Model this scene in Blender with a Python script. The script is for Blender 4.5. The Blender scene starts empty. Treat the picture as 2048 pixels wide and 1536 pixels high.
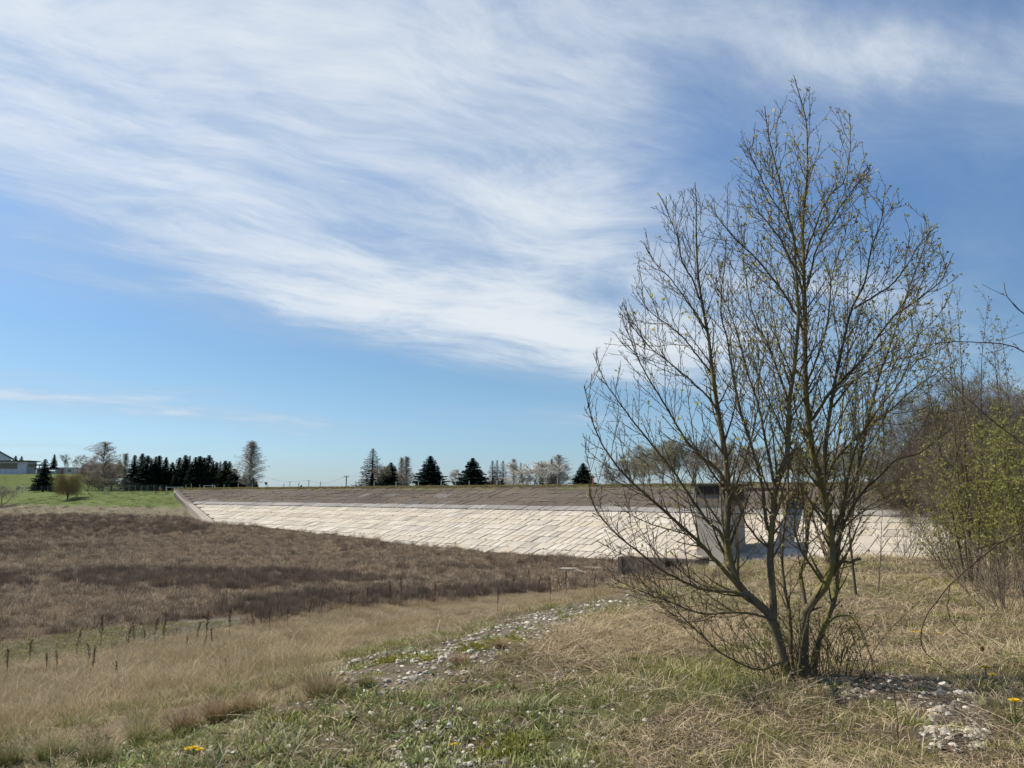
import bpy, math, random
import numpy as np
from mathutils import Vector, Matrix

rng = np.random.default_rng(7)
random.seed(7)
sc = bpy.context.scene
COL = sc.collection
R = math.radians

# ------------------------------------------------------------------ camera
FPX = 1536.0                      # focal length in photo pixels (2048 wide)
PITCH = math.atan((987 - 768) / FPX)
cam_d = bpy.data.cameras.new('camera')
cam_d.sensor_width = 36.0
cam_d.lens = 36.0 * FPX / 2048.0
cam_d.clip_start = 0.05
cam_d.clip_end = 20000
cam = bpy.data.objects.new('camera', cam_d)
cam.location = (0, 0, 0)
cam.rotation_euler = (math.pi / 2 + PITCH, 0, 0)
COL.objects.link(cam)
sc.camera = cam

# ------------------------------------------------------------------ sun, exposure
SUN_AZ = -66.0      # degrees, negative = left of the view direction (+Y)
SUN_EL = 47.0
sun_dir = Vector((math.sin(R(SUN_AZ)) * math.cos(R(SUN_EL)), math.cos(R(SUN_AZ)) * math.cos(R(SUN_EL)), math.sin(R(SUN_EL))))
sun_d = bpy.data.lights.new('sun', 'SUN')
sun_d.energy = 5.0
sun_d.angle = R(0.6)
sun_d.color = (1.0, 0.94, 0.84)
sun = bpy.data.objects.new('sun', sun_d)
sun.rotation_euler = (-sun_dir).to_track_quat('-Z', 'Y').to_euler()
sun.location = (-30, 10, 60)
COL.objects.link(sun)
sc.view_settings.view_transform = 'Standard'
sc.view_settings.look = 'None'
sc.view_settings.exposure = 0.4
sc.view_settings.gamma = 1.0
sc.view_settings.use_curve_mapping = False

sc.cycles.max_bounces = 6; sc.cycles.diffuse_bounces = 2; sc.cycles.glossy_bounces = 2; sc.cycles.transmission_bounces = 3; sc.cycles.transparent_max_bounces = 4
sc.cycles.use_adaptive_sampling = True; sc.cycles.adaptive_threshold = 0.03

# ------------------------------------------------------------------ node helpers
class NV:
    """A float socket with arithmetic, to write node maths as formulas."""
    nt = None
    def __init__(self, s): self.s = s
    @staticmethod
    def op(o, *a, clamp=False):
        n = NV.nt.nodes.new('ShaderNodeMath'); n.operation = o; n.use_clamp = clamp
        for i, x in enumerate(a):
            if isinstance(x, NV): NV.nt.links.new(x.s, n.inputs[i])
            else: n.inputs[i].default_value = float(x)
        return NV(n.outputs[0])
    def __add__(self, o): return NV.op('ADD', self, o)
    __radd__ = __add__
    def __sub__(self, o): return NV.op('SUBTRACT', self, o)
    def __rsub__(self, o): return NV.op('SUBTRACT', o, self)
    def __mul__(self, o): return NV.op('MULTIPLY', self, o)
    __rmul__ = __mul__
    def __truediv__(self, o): return NV.op('DIVIDE', self, o)
    def __rtruediv__(self, o): return NV.op('DIVIDE', o, self)
def nsmooth(a, b, x):
    n = NV.nt.nodes.new('ShaderNodeMapRange'); n.interpolation_type = 'SMOOTHSTEP'
    NV.nt.links.new(x.s, n.inputs[0]); n.inputs[1].default_value = a; n.inputs[2].default_value = b
    return NV(n.outputs[0])
def nvec(x, y, z):
    n = NV.nt.nodes.new('ShaderNodeCombineXYZ')
    for i, v in enumerate((x, y, z)):
        if isinstance(v, NV): NV.nt.links.new(v.s, n.inputs[i])
        else: n.inputs[i].default_value = v
    return n.outputs[0]
def nnoise(vec, scale, detail=5, rough=0.55, dist=0.0):
    n = NV.nt.nodes.new('ShaderNodeTexNoise'); n.noise_dimensions = '3D'
    NV.nt.links.new(vec, n.inputs['Vector'])
    n.inputs['Scale'].default_value = scale; n.inputs['Detail'].default_value = detail
    n.inputs['Roughness'].default_value = rough; n.inputs['Distortion'].default_value = dist
    return NV(n.outputs[0])
def nmix(f, a, b):
    n = NV.nt.nodes.new('ShaderNodeMix'); n.data_type = 'RGBA'
    for s, v in ((n.inputs[0], f), (n.inputs[6], a), (n.inputs[7], b)):
        if isinstance(v, NV): NV.nt.links.new(v.s, s)
        elif hasattr(v, 'is_linked'): NV.nt.links.new(v, s)
        elif isinstance(v, (int, float)): s.default_value = v
        else: s.default_value = (*v, 1)
    return n.outputs[2]

# ------------------------------------------------------------------ world: daylight sky with a layer of cirrus
world = bpy.data.worlds.new('World'); sc.world = world; world.use_nodes = True
wn = world.node_tree; wn.nodes.clear(); NV.nt = wn
sky = wn.nodes.new('ShaderNodeTexSky'); sky.sky_type = 'NISHITA'; sky.sun_disc = False
sky.sun_elevation = R(SUN_EL); sky.sun_rotation = R(SUN_AZ)
sky.altitude = 300; sky.air_density = 1.0; sky.dust_density = 0.7; sky.ozone_density = 2.6
tc = wn.nodes.new('ShaderNodeTexCoord')
sep = wn.nodes.new('ShaderNodeSeparateXYZ'); wn.links.new(tc.outputs['Generated'], sep.inputs[0])
dx, dy, dz = (NV(o) for o in sep.outputs)
az = NV.op('ARCTAN2', dx, dy); el = NV.op('ARCSINE', dz)
ae = nvec(az, el, 0.0)
def px_az(px, py):
    u = (px - 1024) / FPX; v = (768 - py) / FPX
    y = math.cos(PITCH) - v * math.sin(PITCH); z = math.sin(PITCH) + v * math.cos(PITCH)
    return math.atan2(u, y), math.atan2(z, math.hypot(u, y))
lay = None
def blob(px, py, rx, ry, tilt, amp):
    """a broad soft swelling (or gap) of the cloud layer; tilt > 0 runs down to the right"""
    global lay
    a0, e0 = px_az(px, py); k = 1.0 / FPX
    m = wn.nodes.new('ShaderNodeMapping'); m.vector_type = 'TEXTURE'; wn.links.new(ae, m.inputs[0])
    m.inputs[1].default_value = (a0, e0, 0); m.inputs[2].default_value = (0, 0, -R(tilt)); m.inputs[3].default_value = (rx * k, ry * k, 1)
    d = wn.nodes.new('ShaderNodeVectorMath'); d.operation = 'DOT_PRODUCT'; wn.links.new(m.outputs[0], d.inputs[0]); wn.links.new(m.outputs[0], d.inputs[1])
    g = NV.op('POWER', 0.3679, NV(d.outputs['Value'])); lay = NV.op('MULTIPLY_ADD', g, amp, 0.05 if lay is None else lay)
# cloud plane coordinates: streaks converge to the horizon as a real high layer does
inv = 1.0 / (NV.op('MAXIMUM', dz, 0.0) + 0.10)
cx = dx * inv; cy = dy * inv
ct, st = math.cos(R(-32)), math.sin(R(-32))
sx = cx * ct - cy * st; sy = cx * st + cy * ct
warp = nnoise(nvec(cx, cy, 3.1), 0.7, 2, 0.5)
warp2 = nnoise(nvec(cx, cy, 9.7), 0.8, 2, 0.5)
wx = sx + (warp - 0.5) * 0.8; wy = sy + (warp2 - 0.5) * 0.8
big = nnoise(nvec(wx * 0.6, wy * 1.15, 0.7), 0.85, 3, 0.5)
wisp = nnoise(nvec(wx * 0.7, wy * 1.5, 5.2), 1.9, 7, 0.60)
fine = nnoise(nvec(wx * 0.75, wy * 1.7, 8.8), 6.5, 5, 0.66, 0.3)
for bl in ((420, 230, 820, 330, 6, .45), (560, 550, 560, 85, 9, .40), (1080, 470, 330, 150, 18, .28), (940, 645, 360, 55, 9, .34), (1180, 705, 260, 50, 3, .22), (1850, 130, 330, 75, 22, .50),
           (1500, 640, 420, 100, 0, .30), (1130, 828, 240, 20, 4, .42), (300, 820, 460, 16, 3, .34), (560, 772, 280, 13, -4, .34), (280, 690, 560, 58, 9, -.52), (900, 775, 500, 42, 6, -.50),
           (1900, 420, 300, 110, 10, -.36), (1400, 190, 150, 140, 40, -.24), (760, 365, 330, 24, 14, -.16), (100, 440, 330, 30, 14, -.20), (1000, 890, 1700, 36, 0, -.26), (650, 60, 760, 150, 4, .26), (1250, 40, 300, 90, 0, .16), (380, 330, 620, 140, 10, .16)): blob(*bl)
cov = lay + (big - 0.5) * 0.75 + (wisp - 0.5) * 1.0 + (fine - 0.5) * 0.30
dens = nsmooth(-0.30, 1.05, cov)
thick = nsmooth(0.10, 0.95, cov + (wisp - 0.5) * 0.7 + (fine - 0.5) * 0.4)
cloud_col = nmix(thick, (4.9, 6.1, 7.6), (8.6, 9.2, 9.7))
blue = nmix(nsmooth(0.0, 0.16, el), (0.82, 1.04, 1.36), (0.86, 1.06, 1.18))
blue = nmix(nsmooth(0.14, 0.45, el), blue, (1.10, 1.32, 1.50))
mul = wn.nodes.new('ShaderNodeMix'); mul.data_type = 'RGBA'; mul.blend_type = 'MULTIPLY'; mul.inputs[0].default_value = 1
wn.links.new(sky.outputs[0], mul.inputs[6]); wn.links.new(blue, mul.inputs[7])
skyc = nmix(dens * 0.95, mul.outputs[2], cloud_col)
bg = wn.nodes.new('ShaderNodeBackground'); bg.inputs[1].default_value = 0.071
wn.links.new(skyc, bg.inputs[0])
wo = wn.nodes.new('ShaderNodeOutputWorld'); wn.links.new(bg.outputs[0], wo.inputs[0])
world.cycles.sampling_method = 'MANUAL'; world.cycles.sample_map_resolution = 512

# ------------------------------------------------------------------ geometry helpers
def ray(px, py):
    u = (px - 1024) / FPX; v = (768 - py) / FPX
    return np.array([u, math.cos(PITCH) - v * math.sin(PITCH), math.sin(PITCH) + v * math.cos(PITCH)])
def at(px, py, Y):
    d = ray(px, py); return d * (Y / d[1])
def proj(P):
    P = np.asarray(P, float); x, y, z = P[..., 0], P[..., 1], P[..., 2]
    c, s = math.cos(PITCH), math.sin(PITCH)
    dep = np.maximum(y * c + z * s, 1e-3); up = -y * s + z * c
    return 1024 + FPX * x / dep, 768 - FPX * up / dep
def sstep(a, b, t):
    t = np.clip((np.asarray(t, float) - a) / (b - a), 0, 1); return t * t * (3 - 2 * t)
def inpoly(poly, x, y):
    poly = np.asarray(poly, float); x = np.asarray(x); y = np.asarray(y); r = np.zeros(x.shape, bool)
    j = len(poly) - 1
    for i in range(len(poly)):
        xi, yi = poly[i]; xj, yj = poly[j]
        c = ((yi > y) != (yj > y)) & (x < (xj - xi) * (y - yi) / (yj - yi + 1e-12) + xi)
        r ^= c; j = i
    return r
def vnoise(x, y, seed=0):
    """smooth value noise, vectorised"""
    x = np.asarray(x, float); y = np.asarray(y, float)
    xi = np.floor(x).astype(np.int64); yi = np.floor(y).astype(np.int64); fx = x - xi; fy = y - yi
    fx = fx * fx * (3 - 2 * fx); fy = fy * fy * (3 - 2 * fy)
    def h(a, b):
        n = (a * 374761393 + b * 668265263 + seed * 974711) & 0x7fffffff
        n = ((n ^ (n >> 13)) * 1274126177) & 0x7fffffff
        return ((n ^ (n >> 16)) & 0xffff) / 65535.0
    return (h(xi, yi) * (1 - fx) + h(xi + 1, yi) * fx) * (1 - fy) + (h(xi, yi + 1) * (1 - fx) + h(xi + 1, yi + 1) * fx) * fy
def fbm(x, y, seed=0, oct=4):
    s = 0; a = 0.5; t = 0
    for i in range(oct):
        s = s + a * vnoise(np.asarray(x) * 2 ** i, np.asarray(y) * 2 ** i, seed + i * 17); t += a; a *= 0.5
    return s / t

def mesh_np(name, V, Q=None, T=None, col=None, mat=None, smooth=False):
    V = np.asarray(V, np.float32).reshape(-1, 3)
    Q = np.zeros((0, 4), np.int32) if Q is None else np.asarray(Q, np.int32).reshape(-1, 4)
    T = np.zeros((0, 3), np.int32) if T is None else np.asarray(T, np.int32).reshape(-1, 3)
    me = bpy.data.meshes.new(name)
    me.vertices.add(len(V)); me.vertices.foreach_set('co', V.ravel())
    nl = len(Q) * 4 + len(T) * 3
    me.loops.add(nl); me.loops.foreach_set('vertex_index', np.concatenate([Q.ravel(), T.ravel()]))
    me.polygons.add(len(Q) + len(T))
    st = np.concatenate([np.arange(len(Q)) * 4, len(Q) * 4 + np.arange(len(T)) * 3]).astype(np.int32)
    me.polygons.foreach_set('loop_start', st)
    me.polygons.foreach_set('use_smooth', np.full(len(st), smooth, bool))
    me.update(calc_edges=True)
    if col is not None:
        col = np.asarray(col, np.float32)
        if col.ndim == 1: col = np.tile(col, (len(V), 1))
        a = me.color_attributes.new('col', 'FLOAT_COLOR', 'POINT')
        a.data.foreach_set('color', np.concatenate([col[:, :3], np.ones((len(V), 1), np.float32)], 1).astype(np.float32).ravel())
    if mat: me.materials.append(mat)
    return me
def ob(name, me, parent=None, loc=(0, 0, 0), rot=(0, 0, 0)):
    o = bpy.data.objects.new(name, me); COL.objects.link(o); o.location = loc; o.rotation_euler = rot
    if parent: o.parent = parent
    return o
def tag(o, label=None, cat=None, group=None, kind=None):
    if label: o['label'] = label
    if cat: o['category'] = cat
    if group: o['group'] = group
    if kind: o['kind'] = kind
    return o
def thing(name, label, cat, loc=(0, 0, 0), rz=0, group=None):
    return tag(ob(name, None, None, loc, (0, 0, rz)), label, cat, group)

class MB:
    def __init__(self): self.V = []; self.F = []; self.C = []
    def quad(self, pts, c=(1, 1, 1)):
        n = len(self.V); self.V += [tuple(p) for p in pts]; self.C += [c] * len(pts); self.F.append(tuple(range(n, n + len(pts))))
    def box(self, c, s, col=(1, 1, 1), rz=0, M=None):
        n = len(self.V); hx, hy, hz = s[0] / 2, s[1] / 2, s[2] / 2; cs, sn = math.cos(rz), math.sin(rz)
        for sx_, sy_, sz_ in ((-1, -1, -1), (1, -1, -1), (1, 1, -1), (-1, 1, -1), (-1, -1, 1), (1, -1, 1), (1, 1, 1), (-1, 1, 1)):
            x, y, z = sx_ * hx, sy_ * hy, sz_ * hz
            p = (c[0] + x * cs - y * sn, c[1] + x * sn + y * cs, c[2] + z)
            if M is not None: p = tuple(M @ Vector(p))
            self.V.append(p); self.C.append(col)
        for f in ((0, 3, 2, 1), (4, 5, 6, 7), (0, 1, 5, 4), (1, 2, 6, 5), (2, 3, 7, 6), (3, 0, 4, 7)):
            self.F.append(tuple(n + i for i in f))
        return self
    def tube(self, a, b, r0, r1=None, n=8, col=(1, 1, 1)):
        r1 = r0 if r1 is None else r1; a = np.array(a, float); b = np.array(b, float); d = b - a; d /= np.linalg.norm(d) + 1e-9
        e = np.cross(d, (0, 0, 1) if abs(d[2]) < .9 else (1, 0, 0)); e /= np.linalg.norm(e); f = np.cross(d, e); k = len(self.V)
        for p, r in ((a, r0), (b, r1)):
            for i in range(n):
                t = 2 * math.pi * i / n; self.V.append(tuple(p + r * (math.cos(t) * e + math.sin(t) * f))); self.C.append(col)
        for i in range(n):
            j = (i + 1) % n; self.F.append((k + i, k + j, k + n + j, k + n + i))
        self.F.append(tuple(k + i for i in range(n))[::-1]); self.F.append(tuple(k + n + i for i in range(n)))
        return self
    def mesh(self, name, mat, smooth=False):
        me = bpy.data.meshes.new(name); me.from_pydata(self.V, [], self.F)
        a = me.color_attributes.new('col', 'FLOAT_COLOR', 'POINT')
        a.data.foreach_set('color', np.array([(*c, 1) for c in self.C], np.float32).ravel())
        if smooth: me.polygons.foreach_set('use_smooth', [True] * len(self.F))
        if mat: me.materials.append(mat)
        return me
    def build(self, name, mat, parent=None, smooth=False): return ob(name, self.mesh(name, mat, smooth), parent)

def tubes(P, Rd, sides=4):
    """P (n,k,3) polylines, Rd (n,k) radii -> verts, quads"""
    P = np.asarray(P, float); n, k, _ = P.shape
    T = np.gradient(P, axis=1); T /= np.linalg.norm(T, axis=2, keepdims=True) + 1e-9
    ref = np.where(np.abs(T[:, :1, 2:3]) < 0.9, np.array([0, 0, 1.]), np.array([1., 0, 0])); ref = np.broadcast_to(ref, T.shape)
    E = np.cross(T, ref); E /= np.linalg.norm(E, axis=2, keepdims=True) + 1e-9; F = np.cross(T, E)
    a = 2 * np.pi * np.arange(sides) / sides
    V = P[:, :, None, :] + Rd[:, :, None, None] * (np.cos(a)[None, None, :, None] * E[:, :, None, :] + np.sin(a)[None, None, :, None] * F[:, :, None, :])
    idx = np.arange(n * k * sides).reshape(n, k, sides)
    nx = np.roll(idx, -1, axis=2)
    Q = np.stack([idx[:, :-1], nx[:, :-1], nx[:, 1:], idx[:, 1:]], -1).reshape(-1, 4)
    return V.reshape(-1, 3), Q
def resample(p, k):
    p = np.asarray(p, float); d = np.concatenate([[0], np.cumsum(np.linalg.norm(np.diff(p, axis=0), axis=1))]); t = np.linspace(0, d[-1], k)
    return np.stack([np.interp(t, d, p[:, i]) for i in range(p.shape[1])], 1)
def smoothline(p, k):
    """Catmull-Rom through the points, k samples"""
    p = np.asarray(p, float); q = np.vstack([2 * p[0] - p[1], p, 2 * p[-1] - p[-2]]); out = []
    for i in range(len(p) - 1):
        a, b, c, d = q[i:i + 4]
        for t in np.linspace(0, 1, 9)[:-1]:
            out.append(0.5 * ((2 * b) + (-a + c) * t + (2 * a - 5 * b + 4 * c - d) * t * t + (-a + 3 * b - 3 * c + d) * t ** 3))
    out.append(p[-1]); return resample(np.array(out), k)

# ------------------------------------------------------------------ materials
def mat_new(name):
    m = bpy.data.materials.new(name); m.use_nodes = True; nt = m.node_tree; nt.nodes.clear(); NV.nt = nt
    out = nt.nodes.new('ShaderNodeOutputMaterial'); return m, nt, out
def mat_attr(name, rough=0.9, trans=0.0, noise=None, inst=0.0, spec=0.2, bump=None):
    """colour from the mesh's own 'col' attribute, broken up by noise; trans = light let through (leaves, blades)"""
    m, nt, out = mat_new(name)
    at_ = nt.nodes.new('ShaderNodeAttribute'); at_.attribute_name = 'col'; c = at_.outputs[0]
    if noise:
        tcn = nt.nodes.new('ShaderNodeTexCoord')
        n = nnoise(tcn.outputs['Object'], noise[0], 4, 0.65)
        f = n * (2 * noise[1]) + (1 - noise[1])
        mm = nt.nodes.new('ShaderNodeMix'); mm.data_type = 'RGBA'; mm.blend_type = 'MULTIPLY'; mm.inputs[0].default_value = 1
        nt.links.new(c, mm.inputs[6]); nt.links.new(nvec(f, f, f), mm.inputs[7]); c = mm.outputs[2]
    if inst:
        oi = nt.nodes.new('ShaderNodeObjectInfo'); f = NV(oi.outputs['Random']) * (2 * inst) + (1 - inst)
        mm = nt.nodes.new('ShaderNodeMix'); mm.data_type = 'RGBA'; mm.blend_type = 'MULTIPLY'; mm.inputs[0].default_value = 1
        nt.links.new(c, mm.inputs[6]); nt.links.new(nvec(f, f, f), mm.inputs[7]); c = mm.outputs[2]
    b = nt.nodes.new('ShaderNodeBsdfPrincipled'); nt.links.new(c, b.inputs['Base Color'])
    b.inputs['Roughness'].default_value = rough; b.inputs['Specular IOR Level'].default_value = spec
    if bump:
        tcn = nt.nodes.new('ShaderNodeTexCoord'); n = nnoise(tcn.outputs['Object'], bump[0], 3, 0.65)
        bp = nt.nodes.new('ShaderNodeBump'); bp.inputs['Strength'].default_value = bump[1]; bp.inputs['Distance'].default_value = bump[2]
        nt.links.new(n.s, bp.inputs['Height']); nt.links.new(bp.outputs[0], b.inputs['Normal'])
    s = b.outputs[0]
    if trans:
        t = nt.nodes.new('ShaderNodeBsdfTranslucent'); nt.links.new(c, t.inputs[0])
        mx = nt.nodes.new('ShaderNodeMixShader'); mx.inputs[0].default_value = trans
        nt.links.new(s, mx.inputs[1]); nt.links.new(t.outputs[0], mx.inputs[2]); s = mx.outputs[0]
    nt.links.new(s, out.inputs[0]); return m
M_GRASS = mat_attr('grass_blades', 0.7, 0.22, None, 0.22)
M_REED = mat_attr('reed_blades', 0.8, 0.15, None, 0.5)
M_LEAF = mat_attr('leaf', 0.55, 0.5, (3.0, 0.25))
M_BARK = mat_attr('bark', 0.95, 0, (24.0, 0.45), 0, 0.1, (60, 0.6, 0.01))
M_TWIG = mat_attr('twigs', 0.85, 0, None, 0, 0.15)
M_FAR = mat_attr('far_crown', 0.9, 0.25, None, 0.15, 0.1)
M_CONC = mat_attr('concrete', 0.92, 0, (0.55, 0.30), 0, 0.15, (9, 0.5, 0.02))
M_DARKPAVE = mat_attr('weathered_paving', 0.95, 0, (0.45, 0.35), 0, 0.1, (6, 0.7, 0.03))
M_PAINT = mat_attr('painted', 0.6, 0, (4.0, 0.08), 0, 0.3)
M_WOOD = mat_attr('wood', 0.85, 0, (8.0, 0.25), 0, 0.1)
M_STONE = mat_attr('stone', 0.9, 0, (25.0, 0.22), 0.18, 0.2, (50, 0.5, 0.01))
M_ROOF = mat_attr('roofing', 0.8, 0, (2.0, 0.2), 0, 0.2)
M_GLASS = mat_attr('pane', 0.15, 0, None, 0, 0.6)
M_METAL = mat_attr('metal', 0.55, 0, (5.0, 0.1), 0, 0.4)
# ------------------------------------------------------------------ terrain
AX = np.array([.7705, -.6374]); NX = np.array([.6374, .7705])      # along the dam / up the dam
V_BASE, V_TR, V_CREST, Z_CREST, SLOPE = 68.9, 85.3, 97.6, 1.08, 3.64
def dam_z(v): return Z_CREST - (V_CREST - v) / SLOPE
def w_left(v): return float(np.interp(v, [60, 66, 68.9, 71, 74, 80, 97.6, 120], [-100, -111, -119, -125, -133, -148, -193, -193])) if np.ndim(v) == 0 else np.interp(v, [60, 66, 68.9, 71, 74, 80, 97.6, 120], [-100, -111, -119, -125, -133, -148, -193, -193])
def wv(w, v): return np.array([AX[0] * w + NX[0] * v, AX[1] * w + NX[1] * v])
def w_at(px, v):
    t = (px - 1024) / FPX / (math.cos(PITCH) + (987 - 768) / FPX * math.sin(PITCH))
    return v * (.7705 * t - .6374) / (.7705 + .6374 * t)
def path_x(y): return -0.9 + 0.52 * np.maximum(0, y - 8) + 0.0 * y
def height(x, y):
    x = np.asarray(x, float); y = np.asarray(y, float)
    v = NX[0] * x + NX[1] * y; w = AX[0] * x + AX[1] * y; u = .52 * x + .854 * y
    s = (path_x(y) - x) / np.where(y > 8, 1.127, 1.0)
    drop = np.interp(s, [-60, -12, 0, 0.8, 8, 60], [-0.5, -0.22, 0.0, 0.09, 1.62, 8.9])
    bank = -1.6 - 0.02 * np.clip(y, 0, 25) - drop - 0.17 * np.maximum(0, y - 25)
    bank = bank + (fbm(x * .55, y * .55, 3) - .5) * 0.26 * sstep(1, 5, np.hypot(x, y)) + (fbm(x * 2.3, y * 2.3, 5) - .5) * 0.10
    left = sstep(10, -40, x)
    bed = -6.8 + 1.8 * sstep(66, 101.7, u) * left + (fbm(x * .12, y * .12, 11) - .5) * 0.35 + (fbm(x * .6, y * .6, 12) - .5) * 0.12
    far = np.interp(u, [101.7, 112, 124, 135, 170, 300], [0, 2.2, 4.6, 5.5, 5.9, 6.3])
    bed = bed + np.where(left > 0, far * left, 0)
    z = np.maximum(bed, bank)
    k = np.exp(-((bed - bank) / 0.8) ** 2) * 0.2; z = z + k
    # ground behind and beyond the dam
    beh = sstep(V_CREST - 2, V_CREST + 6, v) * sstep(-8, 8, w - (w_left(V_CREST) + 4))
    z = z * (1 - beh) + beh * (0.25 + 0.4 * fbm(x * .05, y * .05, 21))
    # right-hand bank
    rb = sstep(0, 18, x - .60 * y - 3) * sstep(18, 34, y)
    z = z * (1 - rb) + rb * np.maximum(z, -1.4 + 0.03 * np.clip(y - 30, 0, 60))
    # grassed bank under the sheds at the far left
    rr = np.hypot(x, y); a = x / np.maximum(y, 1)
    gb = sstep(258, 272, y - .0 * x) * sstep(-.47, -.56, a) * (y > 0)
    z = z + gb * 6.2
    # land rising gently to the horizon
    z = z + np.clip(rr - 330, 0, 4000) * 0.0068 * sstep(330, 600, rr)
    return z
def hz1(x, y): return float(height(np.array([x]), np.array([y]))[0])
def hit(px, py, ymax=400):
    """where the view ray of a photo pixel meets the ground"""
    d = ray(px, py); d = d / d[1]; Y = np.concatenate([np.arange(2.5, 30, 0.03), np.arange(30, ymax, 0.25)])
    g = height(d[0] * Y, Y) - d[2] * Y; k = np.argmax(g > 0)
    return np.array([d[0] * Y[k], Y[k], d[2] * Y[k]]) if g[k] > 0 else np.array([d[0] * 100, 100, -6.8])

TAN = [(-400, 1560), (0, 1505), (250, 1478), (420, 1445), (560, 1405), (640, 1385), (690, 1322), (820, 1288), (900, 1264), (1000, 1232), (1200, 1196), (1420, 1168), (1420, 1140),
       (1250, 1168), (1000, 1192), (850, 1205), (700, 1215), (550, 1240), (400, 1262), (250, 1290), (100, 1315), (0, 1335), (-400, 1400)]
PATH = [(655, 1345), (720, 1322), (900, 1280), (1000, 1245), (1150, 1207), (1290, 1183), (1300, 1196), (1200, 1225), (1110, 1262), (1010, 1310), (900, 1350), (760, 1385), (690, 1375)]
SPOT = [(790, 1450), (900, 1430), (1010, 1470), (1030, 1560), (800, 1560)]
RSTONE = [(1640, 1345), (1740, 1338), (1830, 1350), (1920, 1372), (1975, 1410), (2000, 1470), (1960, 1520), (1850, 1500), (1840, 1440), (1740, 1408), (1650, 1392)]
LSTONE = [(150, 1275), (250, 1258), (380, 1240), (500, 1232), (480, 1250), (390, 1262), (250, 1290), (140, 1310)]
LGREEN = [(-400, 1330), (0, 1285), (120, 1270), (230, 1256), (300, 1252), (300, 1275), (160, 1310), (0, 1340), (-400, 1400)]
STRAW = [(1050, 1262), (1150, 1235), (1330, 1215), (1500, 1225), (1480, 1290), (1320, 1320), (1150, 1320), (1060, 1300)]
GREEN1 = [(1010, 1390), (1200, 1350), (1400, 1330), (1520, 1345), (1480, 1400), (1300, 1440), (1250, 1560), (1040, 1560), (1080, 1450)]

def zones(x, y, z):
    px, py = proj(np.stack([x, y, z], -1)); j = (fbm(x * 1.3, y * 1.3, 31) - .5)
    px = px + j * 60; py = py + j * 22 * np.clip(12 / np.maximum(y, 4), .3, 2)
    front = (y > 2)
    near = front & (y < 60) & (z > -6.95)
    u = .52 * x + .854 * y
    Z = {}
    Z['tan'] = near & inpoly(TAN, px, py)
    Z['path'] = near & inpoly(PATH, px, py) & (y < 18)
    Z['spot'] = near & inpoly(SPOT, px, py)
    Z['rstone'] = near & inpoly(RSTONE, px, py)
    Z['lstone'] = near & inpoly(LSTONE, px, py)
    Z['lgreen'] = near & inpoly(LGREEN, px, py)
    Z['straw'] = near & inpoly(STRAW, px, py) & (y < 14)
    Z['green1'] = near & inpoly(GREEN1, px, py)
    s = (path_x(y) - x)
    top = np.interp(px, [p[0] for p in TAN[12:]][::-1], [p[1] for p in TAN[12:]][::-1])
    Z['bed'] = front & (((py < top) & (s > 2) & (y > 14)) | ((z < -5.0) & (y > 30)) | ((y > 26) & (z < -3.0) & (u < 100))) & (u < 103) & ~Z['tan'] & ~Z['lgreen'] & ~Z['lstone']
    Z['meadow'] = (u > 111) & (x < -20) & ~Z['bed']
    Z['shore'] = (u >= 102) & (u <= 111) & (x < -20)
    return Z, px, py

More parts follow.
